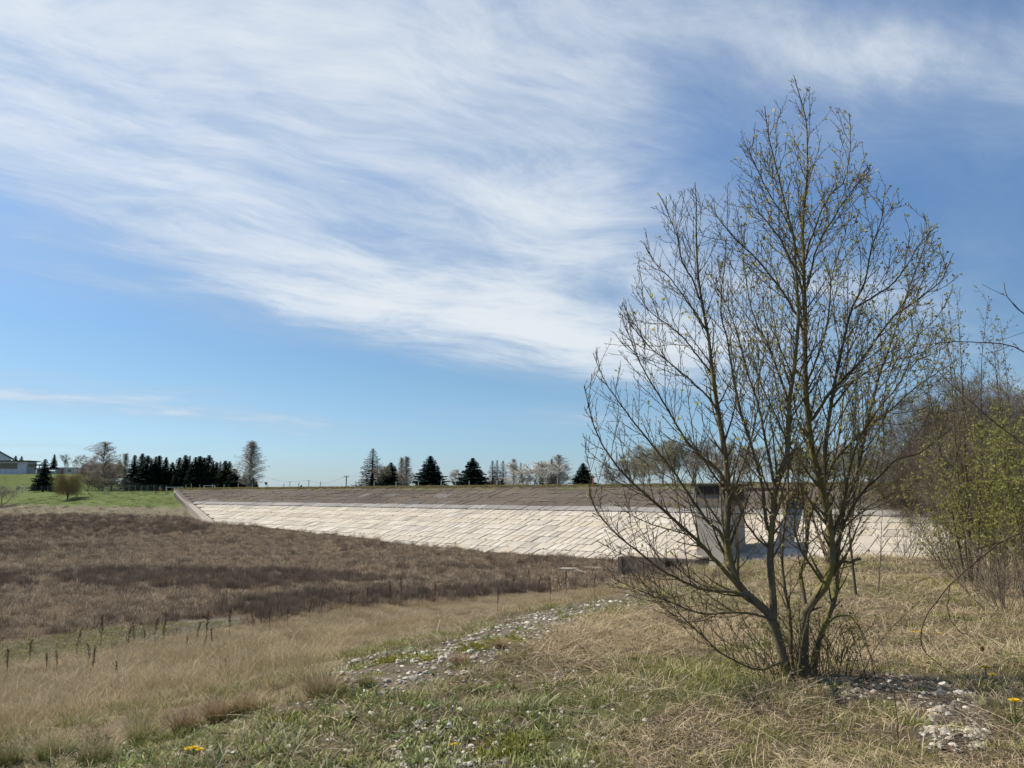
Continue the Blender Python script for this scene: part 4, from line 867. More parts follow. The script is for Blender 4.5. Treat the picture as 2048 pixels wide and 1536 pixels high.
# traced limbs: (pixels, half-width in px at start and end, sideways depth at start and end in metres)
ST = {
 'A': ([(1576, 1360), (1566, 1320), (1556, 1285), (1545, 1242), (1530, 1221), (1496, 1193), (1477, 1172), (1464, 1141), (1456, 1102), (1454, 1056), (1457, 998), (1452, 935), (1442, 869), (1433, 814), (1425, 746), (1418, 687), (1411, 648), (1400, 589), (1394, 511), (1393, 433), (1391, 372)], 13, 1.0, 0, .25),
 'B': ([(1545, 1236), (1548, 1205), (1545, 1160), (1542, 1128), (1545, 1069), (1550, 1024), (1552, 972), (1574, 913), (1579, 896), (1582, 814), (1588, 768), (1597, 720), (1603, 640), (1601, 545), (1596, 470), (1584, 425), (1564, 335), (1548, 269), (1541, 212)], 9, 1.0, 0, -.3),
 'C': ([(1606, 1356), (1607, 1290), (1610, 1228), (1627, 1200), (1650, 1172), (1662, 1134), (1663, 1082), (1658, 1030), (1650, 998), (1636, 942), (1626, 896), (1619, 837), (1613, 768), (1613, 648), (1611, 530), (1610, 452), (1617, 355), (1617, 257), (1605, 205), (1590, 152)], 13, 1.0, .05, .1),
 'D': ([(1622, 1350), (1630, 1318), (1643, 1268), (1662, 1219), (1671, 1186), (1672, 1128), (1679, 1063), (1690, 1010), (1708, 960), (1722, 900), (1735, 830), (1752, 760), (1775, 690), (1800, 610), (1830, 523), (1857, 450)], 8, 1.0, .1, .5),
 'E': ([(1647, 985), (1651, 923), (1656, 869), (1665, 814), (1674, 759), (1690, 690), (1709, 617), (1736, 566), (1752, 492), (1771, 437), (1780, 372)], 6, 1.0, .1, -.35),
 'F': ([(1645, 960), (1665, 925), (1697, 890), (1733, 855), (1788, 809), (1834, 768), (1885, 733)], 4.5, 1.0, .1, .4),
 'G': ([(1668, 1100), (1690, 1040), (1715, 995), (1760, 948), (1791, 918), (1839, 900), (1898, 858)], 4.5, 1.0, .1, -.5),
 'H': ([(1477, 1172), (1440, 1130), (1404, 1090), (1375, 1062), (1333, 1026), (1294, 993), (1248, 950), (1215, 905), (1192, 860), (1178, 805), (1170, 775)], 6, .9, 0, -.5),
 'I': ([(1456, 1085), (1441, 1065), (1417, 1043), (1382, 995), (1349, 942), (1305, 890), (1270, 845), (1238, 800), (1210, 755), (1190, 705)], 4.5, .9, .05, .5),
 'J': ([(1455, 975), (1440, 945), (1413, 920), (1373, 880), (1345, 835), (1315, 785), (1280, 725), (1255, 670), (1240, 630)], 4, .9, .1, -.2),
 'K': ([(1500, 1196), (1469, 1184), (1405, 1178), (1355, 1156), (1300, 1120), (1255, 1086), (1215, 1045), (1191, 1005), (1182, 965)], 4.5, .9, 0, -.7),
 'L': ([(1545, 1238), (1483, 1226), (1405, 1231), (1332, 1208), (1264, 1183), (1210, 1160)], 3.5, .8, 0, -.5),
 'M': ([(1560, 1325), (1520, 1338), (1487, 1331), (1423, 1297), (1369, 1247), (1332, 1210), (1300, 1180)], 3.2, .8, -.05, -.8),
 'N': ([(1590, 1350), (1583, 1307), (1578, 1225), (1568, 1177), (1562, 1128), (1565, 1060), (1575, 980), (1570, 900), (1560, 820), (1545, 740), (1530, 660)], 5, 1.0, .15, .6),
 'O': ([(1612, 1240), (1610, 1193), (1602, 1147), (1614, 1102), (1617, 1043), (1633, 998), (1665, 940), (1680, 870), (1690, 800), (1700, 720), (1705, 640)], 5.5, 1.0, .1, .8),
 'P': ([(1545, 1069), (1533, 1050), (1527, 993), (1518, 949), (1503, 894), (1487, 850), (1478, 805), (1464, 746), (1455, 690), (1440, 620), (1446, 540), (1450, 480)], 5, .9, 0, -.4),
 'Q': ([(1552, 980), (1542, 930), (1530, 860), (1520, 815), (1501, 759), (1485, 700), (1470, 640), (1440, 580), (1420, 540)], 4, .9, -.1, .4),
 'S': ([(1613, 690), (1599, 644), (1564, 589), (1521, 531), (1470, 480), (1423, 415)], 4, .9, .1, .3),
 'T': ([(1611, 560), (1603, 530), (1575, 440), (1545, 395), (1520, 350), (1488, 280)], 3, .8, .1, -.3),
 'U': ([(1611, 520), (1619, 484), (1658, 394), (1689, 359), (1701, 296), (1697, 228)], 3, .8, .1, .3),
 'V': ([(1612, 580), (1630, 500), (1670, 429), (1705, 382), (1738, 345)], 3, .8, .1, -.2),
 'W': ([(1620, 842), (1629, 832), (1651, 796), (1688, 755), (1724, 714), (1775, 640), (1834, 597), (1877, 562), (1902, 505)], 5, .9, .1, -.3),
 'X': ([(1709, 617), (1750, 590), (1790, 560), (1830, 500), (1865, 460)], 2.8, .8, -.1, -.5),
 'Y': ([(1400, 600), (1385, 560), (1369, 531), (1353, 472), (1337, 425), (1318, 385)], 2.6, .8, .2, -.2),
 'Z': ([(1414, 660), (1380, 610), (1345, 560), (1314, 523), (1288, 478)], 2.4, .8, .2, .5),
 'a': ([(1426, 750), (1400, 715), (1357, 665), (1306, 625), (1275, 585)], 2.8, .8, .2, .3),
 'b': ([(1433, 815), (1405, 780), (1357, 735), (1300, 690), (1262, 640)], 2.8, .8, .15, -.5),
 'c': ([(1582, 814), (1560, 760), (1535, 700), (1505, 640), (1490, 560), (1480, 480)], 3.5, .8, -.1, .6),
 'd': ([(1636, 945), (1620, 900), (1600, 850), (1585, 780), (1565, 700), (1550, 620), (1540, 540)], 3.5, .8, .1, .9),
 'e': ([(1650, 1172), (1630, 1140), (1600, 1090), (1590, 1040), (1596, 960), (1600, 880)], 4, .9, .1, -.5),
 'f': ([(1676, 1124), (1700, 1122), (1722, 1113)], 4, 3, .1, .15),
 'g': ([(1665, 814), (1700, 770), (1740, 740), (1790, 720), (1850, 700), (1895, 665)], 3, .8, .0, .6),
 'h': ([(1680, 1060), (1720, 1030), (1760, 1005), (1800, 990), (1850, 980)], 2.8, .8, .1, .6),
 'i': ([(1457, 998), (1475, 960), (1495, 900), (1510, 840), (1518, 780), (1520, 700)], 3, .8, .05, -.5),
 'j': ([(1640, 1268), (1670, 1240), (1700, 1235), (1720, 1260), (1730, 1290)], 2.6, .8, .1, .3),
 'k': ([(1612, 770), (1640, 700), (1660, 630), (1670, 550), (1690, 480), (1700, 430)], 3.2, .8, .1, .5),
 'l': ([(1611, 600), (1590, 540), (1570, 500), (1540, 460), (1500, 420)], 2.6, .8, .1, -.5),
 'm': ([(1545, 1100), (1520, 1080), (1490, 1040), (1470, 980), (1440, 940), (1400, 900)], 3, .8, 0, -.8),
 'n': ([(1663, 1082), (1690, 1010), (1700, 950), (1720, 880), (1760, 820), (1800, 770), (1850, 640)], 4, .8, .05, -.8),
}
MPP = TY / FPX * 1.01
limbs = {}
for k, (pts, r0, r1, d0, d1) in ST.items():
    n = len(pts); P = np.array([at(px, py, TY + d0 + (d1 - d0) * (i / (n - 1)) ** 1.2) for i, (px, py) in enumerate(pts)])
    if pts[0][1] > 1335: P[0, 2] = hz1(P[0, 0], P[0, 1]) - .08
    K = 40; L = smoothline(P, K); wob = np.cumsum(tg.normal(0, .0028, (K, 3)), 0); wob -= wob[0]; L = L + wob
    rr = (np.linspace(r0 ** .8, r1 ** .8, K) ** 1.25) * MPP * .75; limbs[k] = (L, rr)
STEMS = 'ABCDNO'
main = thing('multi_stem_tree', 'large multi-stemmed tree just coming into leaf on the bank at right', 'tree')
for k in STEMS:
    L, rr = limbs[k]; r2 = rr * (1 + .10 * np.sin(np.arange(40) * 1.3 + ord(k)) * tg.uniform(.3, 1, 40)); r2[:3] *= np.array([1.35, 1.15, 1.05])
    v, q = tubes(L[None], r2[None], 10)
    c = np.array((.135, .112, .072)); n = fbm(v[:, 2] * 9 + v[:, 0] * 5, v[:, 0] * 14 + v[:, 1] * 9, 77)[:, None]; lich = sstep(.52, .66, fbm(v[:, 2] * 5, v[:, 0] * 9 + v[:, 1] * 7, 78))[:, None]
    C = c * (.55 + .9 * n); C = C * (1 - .7 * lich) + .7 * lich * np.array((.20, .175, .04)); ob('stem', mesh_np('stem', v, q, None, C, M_BARK, True), main)
oth = [k for k in ST if k not in STEMS]
v, q = tubes(np.array([limbs[k][0] for k in oth]), np.array([limbs[k][1] for k in oth]), 7)
n = fbm(v[:, 2] * 9, v[:, 0] * 14, 79)[:, None]; lich = sstep(.58, .7, fbm(v[:, 2] * 4, v[:, 0] * 6 + v[:, 1] * 7, 80))[:, None]
C = np.array((.135, .105, .065)) * (.5 + .9 * n); C = C * (1 - .6 * lich) + .6 * lich * np.array((.20, .17, .04)); ob('limb', mesh_np('limb', v, q, None, C, M_BARK, True), main)

def spawn(parents, spacing, ang, Lr, K, up, g, kind, r0f, rmin, poly=None, tfrom=.12, planar=.6):
    """side shoots along parent lines; every shoot leaves at an angle and bends upward"""
    out = []
    for L, rr in parents:
        seg = np.linalg.norm(np.diff(L, axis=0), axis=1); cum = np.concatenate([[0], np.cumsum(seg)]); tot = cum[-1]
        s = tot * tfrom + g.random() * spacing
        side = g.random() * 6.28
        while s < tot * .985:
            i = min(np.searchsorted(cum, s) - 1, len(L) - 2); i = max(i, 0); f = (s - cum[i]) / (seg[i] + 1e-9); p = L[i] + (L[i + 1] - L[i]) * f; t = L[i + 1] - L[i]; t /= np.linalg.norm(t) + 1e-9
            side += 2.4 + g.normal(0, .5); e = np.cross(t, (0, 1, 0)); e /= np.linalg.norm(e) + 1e-9; fv = np.cross(t, e)
            d = t * math.cos(a_ := g.uniform(*ang)) + (e * math.cos(side) + fv * math.sin(side) * planar) * math.sin(a_)
            ll = g.uniform(*Lr) * (1.15 - .75 * s / tot); rp = float(np.interp(s, cum, rr)); ok = False
            for tr in range(4):
                pts = [p]; dd = d / np.linalg.norm(d)
                for j in range(K - 1):
                    dd = dd + g.normal(0, .06, 3) + np.array([0, 0, up]); dd /= np.linalg.norm(dd); pts.append(pts[-1] + dd * ll / (K - 1))
                pts = np.array(pts)
                if poly is None: ok = True; break
                a, b = proj(pts[-1]);
                if inpoly(poly, np.array([a]), np.array([b]))[0]: ok = True; break
                ll *= .6
            if ok: out.append((pts, np.linspace(max(rp * r0f, rmin * 1.25), rmin, K)))
            s += spacing * g.uniform(.6, 1.4)
    return out
par0 = [limbs[k] for k in ST if k not in 'fj']
lv1 = spawn(par0, .115, (.42, .80), (.32, 1.15), 9, .075, tg, 1, .42, .0024, OUT, .16)
lv2 = spawn(par0 + lv1, .078, (.5, .95), (.08, .40), 6, .09, tg, 2, .45, .0019, OUT, .10)
lv3 = spawn(lv1 + lv2, .060, (.6, 1.1), (.015, .075), 3, .12, tg, 3, .5, .0016, None, .2)
low_sprouts = []
for i in range(95):
    px = tg.normal(1605, 62); p = hit(px, 1352 + tg.normal(0, 9)); p[2] -= .02; h = tg.uniform(.12, .75); a = tg.normal(0, .45); b = tg.normal(0, .3)
    low_sprouts.append((smoothline([p, p + np.array([a * h * .35, b * h * .3, h * .5]), p + np.array([a * h, b * h, h])], 9), np.linspace(.0045, .0018, 9)))
lv2b = spawn(low_sprouts, .07, (.5, 1.0), (.05, .22), 6, .08, tg, 2, .45, .0017, None, .2)
parts = []
for grp, K in ((lv1, 9), (lv2, 6), (lv3, 3), (low_sprouts, 9), (lv2b, 6)):
    v, q = tubes(np.array([a for a, _ in grp]), np.array([b for _, b in grp]), 4 if K == 9 else 3); ns = (4 if K == 9 else 3) * K
    parts.append((v, q, np.array((.15, .115, .065)) * np.repeat(tg.uniform(.6, 1.35, len(grp)), ns)[:, None]))
a = cat_meshes(parts); tag(ob('twigs', mesh_np('twigs', a[0], a[1], None, a[2], M_TWIG), main), kind='stuff')
def leaf_mesh(P, Dv, size, g, cols, name, parent, per=4, spread=.9):
    """small kite-shaped leaves in opening clusters"""
    n = len(P); Pp = np.repeat(P, per, 0); D = np.repeat(Dv, per, 0) + g.normal(0, spread, (n * per, 3)) + np.array([0, 0, .25]); D /= np.linalg.norm(D, axis=1, keepdims=True)
    S = np.cross(D, g.normal(size=D.shape)); S /= np.linalg.norm(S, axis=1, keepdims=True) + 1e-9; U = np.cross(S, D)
    l = (np.repeat(size, per) * g.uniform(.55, 1.2, n * per))[:, None]; w = l * .30
    V = np.stack([Pp, Pp + D * l * .5 + S * w + U * l * .10, Pp + D * l, Pp + D * l * .5 - S * w + U * l * .10], 1).reshape(-1, 3); Q = np.arange(n * per * 4).reshape(-1, 4)
    c = np.array(cols)[g.integers(0, len(cols), n)]; C = np.repeat(np.repeat(c, per, 0) * g.uniform(.75, 1.25, n * per)[:, None], 4, 0)
    return tag(ob(name, mesh_np(name, V, Q, None, C, M_LEAF), parent), kind='stuff')
tips = np.array([a[-1] for a, _ in lv2 + lv3]); dirs = np.array([a[-1] - a[-2] for a, _ in lv2 + lv3]); dirs /= np.linalg.norm(dirs, axis=1, keepdims=True) + 1e-9
px, py = proj(tips); pr = np.interp(px, [1160, 1420, 1480, 1560, 1700, 1950], [.02, .04, .30, .50, .60, .75]) * np.interp(py, [150, 300, 700, 950, 1150, 1350], [.45, 1, 1, .8, .5, .25])
keep = tg.random(len(tips)) < pr * .72
sz = np.where(px[keep] < 1440, .034, .024) * tg.uniform(.7, 1.3, keep.sum())
leaf_mesh(tips[keep], dirs[keep], sz, tg, [(.38, .37, .12), (.44, .43, .13), (.29, .28, .10), (.50, .48, .15), (.27, .21, .10)], 'leaves', main, 4)
st_ = np.array([a[-1] for a, _ in low_sprouts + lv2b]); kk = tg.random(len(st_)) < .55; leaf_mesh(st_[kk], np.tile((0, 0, 1.), (kk.sum(), 1)), np.full(kk.sum(), .024), tg, [(.20, .22, .05), (.15, .17, .05)], 'sprout_leaves', main, 4)
# yellow-green lichen and opening buds clustered on the stems at mid height
pts = np.vstack([limbs[k][0][8:30] for k in 'ABCDEOPe']); k = tg.integers(0, len(pts), 420); pp = pts[k] + tg.normal(0, .03, (420, 3)); leaf_mesh(pp, tg.normal(0, 1, (420, 3)), np.full(420, .016), tg, [(.24, .22, .05), (.20, .17, .05)], 'bud_clusters', main, 3)

# ------------------------------------------------------------------ saplings and shrubs at the right
def shrub(name, label, px, py, stems, hts, lean, g, leafc, leafp, leafs, twigc=(.13, .10, .07), r0=.007, lv=2, D=None, sp1=.14, L1=(.25, .7), sp2=.09, cat='shrub', spread=.25, group=None, leafper=4, planar=1.0):
    p0 = hit(px, py) if D is None else np.array(by_px(px, D)); t = thing(name, label, cat, p0, 0, group); S = []
    for i in range(stems):
        h = g.uniform(*hts); a = g.random() * 6.283; o = np.array([math.cos(a), math.sin(a), 0]) * g.uniform(0, spread); le = o / (np.linalg.norm(o) + .05) * lean * h * g.uniform(.2, 1)
        S.append((smoothline([o * .5 + np.array([0, 0, -.05]), o + le * .3 + np.array([0, 0, h * .4]), o + le * .7 + g.normal(0, .05, 3) + np.array([0, 0, h * .75]), o + le * 1.0 + np.array([0, 0, h])], 14), np.linspace(r0 * g.uniform(.7, 1.3), .002, 14)))
    a1 = spawn(S, sp1, (.4, .9), L1, 7, .06, g, 1, .5, .0019, None, .18, planar); a2 = spawn(a1 + S, sp2, (.5, 1.0), (.06, .26), 5, .06, g, 2, .5, .0016, None, .15, planar); parts = []
    for grp, K, sd in ((S, 14, 6), (a1, 7, 3), (a2, 5, 3)):
        v, q = tubes(np.array([a for a, _ in grp]), np.array([b for _, b in grp]), sd); parts.append((v, q, np.array(twigc) * np.repeat(g.uniform(.65, 1.3, len(grp)), K * sd)[:, None]))
    c = cat_meshes(parts[:1]); ob('stem', mesh_np('stem', c[0], c[1], None, c[2], M_BARK, True), t); c = cat_meshes(parts[1:]); tag(ob('twigs', mesh_np('twigs', c[0], c[1], None, c[2], M_TWIG), t), kind='stuff')
    P = np.vstack([a[2:] for a, _ in a2] + [a[3:] for a, _ in a1]); k = g.random(len(P)) < leafp
    if k.sum(): leaf_mesh(P[k], g.normal(0, 1, (k.sum(), 3)), np.full(k.sum(), leafs), g, leafc, 'leaves', t, leafper)
    return t
gr = np.random.default_rng(131); YG = [(.33, .33, .09), (.28, .29, .08), (.38, .36, .11), (.21, .22, .07)]
shrub('young_tree', 'slender young tree with small leaves left of the green shrubs', 1942, 1165, 5, (5.2, 6.4), .16, gr, [(.30, .29, .09), (.22, .19, .08)], .34, .034, (.13, .10, .065), .022, cat='tree', L1=(.4, 1.1), sp1=.15)
shrub('young_tree', 'slender young tree with small leaves at the right picture edge', 2035, 1170, 4, (4.6, 5.6), .18, gr, [(.30, .29, .09), (.22, .19, .08)], .34, .034, (.13, .10, .065), .02, cat='tree', L1=(.4, 1.0), sp1=.15)
for i, (px, D, hts, lab) in enumerate([(1925, 17, (1.4, 2.5), 'low yellow-green shrub, leftmost of the green shrubs at right'), (1960, 15.5, (2.2, 3.4), 'yellow-green leafing shrub behind the slender young tree'), (2000, 14.5, (2.4, 3.6), 'dense yellow-green leafing shrub, second from the right edge'), (2040, 13.5, (2.5, 3.8), 'dense yellow-green leafing shrub cut by the right edge')]):
    shrub('leafing_shrub', lab, px, 1150, 12, hts, .40, gr, YG, .55, .045, (.17, .13, .08), .012, D=D, sp1=.15, L1=(.3, .9), sp2=.12, group='green shrubs at the right', spread=.7)
for i, (px, py, h, lab) in enumerate([(1714, 1192, (2.6, 3.1), 'thin straight sapling behind the right side of the big tree'), (1752, 1188, (1.3, 1.8), 'small leaning sapling right of the thin straight one'), (1680, 1190, (.9, 1.4), 'short brown sapling close behind the big tree')]):
    shrub('sapling', lab, px, py, 1, h, .12 if i != 1 else .5, gr, [(.18, .18, .05), (.13, .12, .045)], .16, .024, (.12, .095, .07), .022 if i == 0 else .012, cat='sapling', L1=(.3, .8), sp1=.14)
for i, (px, D, h, lab) in enumerate([(1865, 20, (.6, 1.0), 'bare grey-brown bush below the concrete facing at right'), (1935, 14, (.5, .9), 'bare grey-brown bush in front of the green shrubs'), (1985, 11.5, (.7, 1.3), 'tangled bare bush under the green shrubs'), (2045, 10, (.7, 1.3), 'tangled bare bush at the right edge under the young tree'), (1800, 24, (.7, 1.3), 'bare brown bush at the foot of the dam right of the big tree'), (1880, 24, (.9, 1.6), 'bare brown bush at the foot of the dam beside the green shrubs')]):
    shrub('bare_bush', lab, px, 1150, 18, h, .7, gr, YG, .01, .02, (.20, .155, .11), .006, D=D, sp1=.13, L1=(.2, .5), sp2=.10, group='bare bushes at the right', spread=.6)
def arch(name, label, pix, Y0, Y1, r0, r1, leafp, cat='branch', tw=.10):
    n = len(pix); P = np.array([at(a, b, Y0 + (Y1 - Y0) * i / (n - 1)) for i, (a, b) in enumerate(pix)]); L = smoothline(P, 30); t = thing(name, label, cat, tuple(L[0])); L = L - L[0]
    wob = np.cumsum(gr.normal(0, .0022, (30, 3)), 0); L = L + wob - wob[0]; S = [(L, np.linspace(r0, r1, 30))]; a1 = spawn(S, tw, (.5, 1.1), (.04, .28), 6, .03, gr, 1, .5, .0014, None, .1, 1.0)
    v, q = tubes(L[None], S[0][1][None], 6); ob('stem', mesh_np('stem', v, q, None, (.085, .06, .045), M_BARK, True), t)
    if a1:
        v, q = tubes(np.array([a for a, _ in a1]), np.array([b for _, b in a1]), 3); tag(ob('twigs', mesh_np('twigs', v, q, None, (.09, .065, .048), M_TWIG), t), kind='stuff'); P = np.vstack([a[1:] for a, _ in a1]); k = gr.random(len(P)) < leafp
        if k.sum(): leaf_mesh(P[k], gr.normal(0, 1, (k.sum(), 3)), np.full(k.sum(), .014), gr, [(.16, .16, .05), (.12, .10, .04)], 'leaves', t, 3)
    return t
arch('arching_branch', 'long thin branch arching in from the right above the young trees', [(2110, 760), (2060, 715), (2010, 690), (1950, 684), (1890, 686), (1835, 694), (1790, 706)], 5.4, 5.9, .006, .0018, .35)
arch('arching_branch', 'short twig poking in from the right edge against the sky', [(2110, 660), (2060, 635), (2030, 612), (2012, 590), (2003, 565)], 4.6, 4.7, .005, .0016, .05)
arch('arching_branch', 'thin branch crossing the young trees from the right edge downwards', [(2120, 950), (2040, 880), (1960, 815), (1900, 760), (1850, 715), (1825, 705)], 5.5, 6.1, .006, .0018, .25)
g0 = hit(1815, 1365)
arch('bramble_arch', 'dark thorny bramble stem arching from the right edge down to the grass', [(2130, 1040), (2060, 1062), (1990, 1095), (1920, 1150), (1860, 1215), (1838, 1262), (1842, 1300), (1880, 1335), (1915, 1355)], 4.6, 5.6, .0055, .0018, .02, 'bramble', .16)
arch('bramble_arch', 'dark thin stalk hanging beside the arching bramble', [(1900, 1170), (1895, 1215), (1905, 1250), (1930, 1268), (1925, 1230)], 4.8, 4.9, .003, .0014, .02, 'bramble', .2)
p = hit(1797, 1482); arch('dry_stalk', 'upright bare dry stalk in front of the stone patch', [(1797, 1484), (1790, 1420), (1783, 1350), (1768, 1300), (1752, 1262)], float(p[1]), float(p[1]) + .2, .004, .0014, .0, 'stalk', .25)
# ------------------------------------------------------------------ ground vegetation: clump prototypes scattered with geometry nodes
vg = np.random.default_rng(202)
def clump(n, rad, hr, w, lean, bend, cb, ct, lie=0.0, jitter=.25, g=vg, cols=None, mat=None):
    """n blades in a disc; hr height range, lean outward tilt, bend droop of the tip; cb/ct colour at base and tip"""
    a = g.random(n) * 6.283; r = rad * np.sqrt(g.random(n)); P = np.stack([np.cos(a) * r, np.sin(a) * r, np.full(n, -.01)], 1)
    h = g.uniform(*hr, n); b = g.random(n) * 6.283; out = np.stack([np.cos(b), np.sin(b), np.zeros(n)], 1); out[:, :2] = out[:, :2] * .7 + P[:, :2] / max(rad, 1e-3) * .6
    ln = np.abs(g.normal(lean, lean * .5, n)); bd = g.uniform(.3, 1.3, n) * bend; T = np.array([0, .35, .7, 1.0]); V = []
    S = np.cross(out, (0, 0, 1.)) + g.normal(0, .3, (n, 3)); S /= np.linalg.norm(S, axis=1, keepdims=True) + 1e-9; W = w * g.uniform(.6, 1.4, n)
    for t, wf in zip(T, (1, .9, .62, .12)):
        c = P + out * (h * (ln * t + bd * t * t))[:, None] + np.array([0, 0, 1.]) * (h * (t * (1 - lie) - .45 * bd * t ** 2.2 * (1 - lie)) + lie * h * .12 * np.sin(t * 3))[:, None]
        V.append(c - S * (W * wf / 2)[:, None]); V.append(c + S * (W * wf / 2)[:, None])
    V = np.stack(V, 1).reshape(-1, 3); i0 = np.arange(n)[:, None] * 8; Q = np.vstack([i0 + np.array([[0, 1, 3, 2]]) + 2 * k for k in range(3)])
    mixv = g.random(n) if cols is None else None
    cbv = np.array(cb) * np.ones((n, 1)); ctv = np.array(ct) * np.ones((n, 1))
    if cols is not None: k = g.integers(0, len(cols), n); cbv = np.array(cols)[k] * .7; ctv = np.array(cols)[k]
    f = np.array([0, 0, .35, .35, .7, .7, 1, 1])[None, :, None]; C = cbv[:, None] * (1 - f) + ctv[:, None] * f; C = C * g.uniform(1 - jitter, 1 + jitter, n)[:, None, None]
    return mesh_np('clump', V, Q, None, C.reshape(-1, 3), mat or M_GRASS)
def proto_set(name, meshes):
    c = bpy.data.collections.new(name)
    for i, m in enumerate(meshes): o = bpy.data.objects.new('%s_%02d' % (name, i), m); c.objects.link(o)
    return c
def scatter(name, coll, n_proto, P, scl, label, cat, idx=None, tilt=.12, parent=None):
    n = len(P); me = bpy.data.meshes.new(name); me.vertices.add(n); me.vertices.foreach_set('co', np.asarray(P, np.float32).ravel())
    a = me.attributes.new('idx', 'INT', 'POINT'); a.data.foreach_set('value', (vg.integers(0, n_proto, n) if idx is None else idx).astype(np.int32))
    a = me.attributes.new('rot', 'FLOAT_VECTOR', 'POINT'); r = np.stack([vg.normal(0, tilt, n), vg.normal(0, tilt, n), vg.random(n) * 6.283], 1); a.data.foreach_set('vector', r.astype(np.float32).ravel())
    a = me.attributes.new('scl', 'FLOAT', 'POINT'); a.data.foreach_set('value', np.asarray(scl, np.float32))
    o = ob(name, me, parent); tag(o, label, cat, kind='stuff')
    ng = bpy.data.node_groups.new(name + '_nodes', 'GeometryNodeTree'); ng.interface.new_socket('Geometry', in_out='INPUT', socket_type='NodeSocketGeometry'); ng.interface.new_socket('Geometry', in_out='OUTPUT', socket_type='NodeSocketGeometry')
    gi = ng.nodes.new('NodeGroupInput'); go = ng.nodes.new('NodeGroupOutput'); ip = ng.nodes.new('GeometryNodeInstanceOnPoints'); ci = ng.nodes.new('GeometryNodeCollectionInfo')
    ci.inputs['Collection'].default_value = coll; ci.inputs['Separate Children'].default_value = True; ci.inputs['Reset Children'].default_value = True
    def attr(nm, ty): q = ng.nodes.new('GeometryNodeInputNamedAttribute'); q.data_type = ty; q.inputs['Name'].default_value = nm; return [s for s in q.outputs if s.enabled and s.name == 'Attribute'][0]
    L = ng.links; L.new(gi.outputs[0], ip.inputs['Points']); L.new(ci.outputs[0], ip.inputs['Instance']); ip.inputs['Pick Instance'].default_value = True
    L.new(attr('idx', 'INT'), ip.inputs['Instance Index']); L.new(attr('rot', 'FLOAT_VECTOR'), ip.inputs['Rotation']); L.new(attr('scl', 'FLOAT'), ip.inputs['Scale']); L.new(ip.outputs[0], go.inputs[0])
    md = o.modifiers.new('scatter', 'NODES'); md.node_group = ng; return o
def sector(n, r0, r1, power=1.0, az=37.0, az1=None):
    """random ground points in the sector ahead of the viewer, denser near by"""
    a = np.radians(vg.uniform(-az, az if az1 is None else az1, n)); t = vg.random(n); r = r0 * (r1 / r0) ** t if power == 0 else (r0 ** power + t * (r1 ** power - r0 ** power)) ** (1 / power)
    x = r * np.sin(a); y = r * np.cos(a); return x, y, height(x, y)

TANC = [(.47, .345, .19), (.52, .39, .22), (.42, .30, .165), (.38, .265, .14)]
PALE = [(.60, .49, .31), (.54, .43, .26), (.50, .38, .22), (.42, .31, .18)]
GRNC = [(.27, .275, .065), (.22, .235, .055), (.33, .32, .09), (.16, .17, .045)]
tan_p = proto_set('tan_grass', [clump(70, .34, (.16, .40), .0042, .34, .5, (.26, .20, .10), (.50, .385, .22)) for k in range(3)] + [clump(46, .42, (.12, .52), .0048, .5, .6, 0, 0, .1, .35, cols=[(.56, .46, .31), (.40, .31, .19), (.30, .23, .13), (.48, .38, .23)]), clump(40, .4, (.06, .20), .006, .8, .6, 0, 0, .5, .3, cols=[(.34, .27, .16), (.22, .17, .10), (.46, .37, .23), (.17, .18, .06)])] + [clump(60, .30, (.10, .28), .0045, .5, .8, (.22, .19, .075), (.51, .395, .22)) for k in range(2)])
tan_p2 = None
straw_p = proto_set('straw', [clump(40, .20, (.05, .15), .005, .7, .9, 0, 0, .25, cols=PALE) for k in range(3)] + [clump(30, .22, (.06, .20), .0045, .9, .5, 0, 0, .85, cols=PALE) for k in range(2)])
grn_p = proto_set('green_grass', [clump(45, .14, (.03, .095), .0045, .35, .5, (.11, .115, .03), (.31, .31, .075)) for k in range(2)] + [clump(32, .14, (.03, .10), .0042, .45, .6, 0, 0, 0, cols=GRNC + PALE[:2]) for k in range(3)])
leaf_p = proto_set('leaf_blades', [clump(16, .10, (.04, .11), .013, .4, .5, (.13, .145, .05), (.34, .35, .12)) for k in range(3)] + [clump(14, .10, (.05, .10), .011, .6, .6, (.15, .15, .07), (.42, .38, .24))] + [clump(9, .05, (.05, .09), .024, .8, .5, (.10, .14, .035), (.17, .23, .06), .4)])
lit_p = proto_set('litter', [clump(34, .20, (.05, .20), .005, 1.0, .3, 0, 0, .92, cols=[(.30, .22, .14), (.42, .33, .22), (.22, .155, .10), (.52, .42, .29)]) for k in range(3)] + [clump(30, .22, (.025, .05), .022, 1.0, .2, 0, 0, .9, cols=[(.26, .17, .10), (.36, .26, .16), (.18, .12, .08), (.46, .36, .24)])])
reed_d = proto_set('dark_reed', [clump(50, .36, (.28, .62), .012, .16, .15, (.115, .084, .06), (.21, .155, .112), mat=M_REED) for k in range(3)])
reed_m = proto_set('mid_reed', [clump(42, .33, (.14, .42), .013, .35, .5, 0, 0, .15, cols=[(.21, .16, .11), (.35, .275, .19), (.64, .52, .37), (.14, .105, .074), (.29, .222, .155)], mat=M_REED) for k in range(4)])
reed_l = proto_set('pale_reed', [clump(46, .42, (.22, .55), .014, .30, .4, 0, 0, .05, cols=[(.62, .50, .34), (.48, .37, .24), (.27, .20, .13), (.38, .285, .185)], mat=M_REED) for k in range(3)])

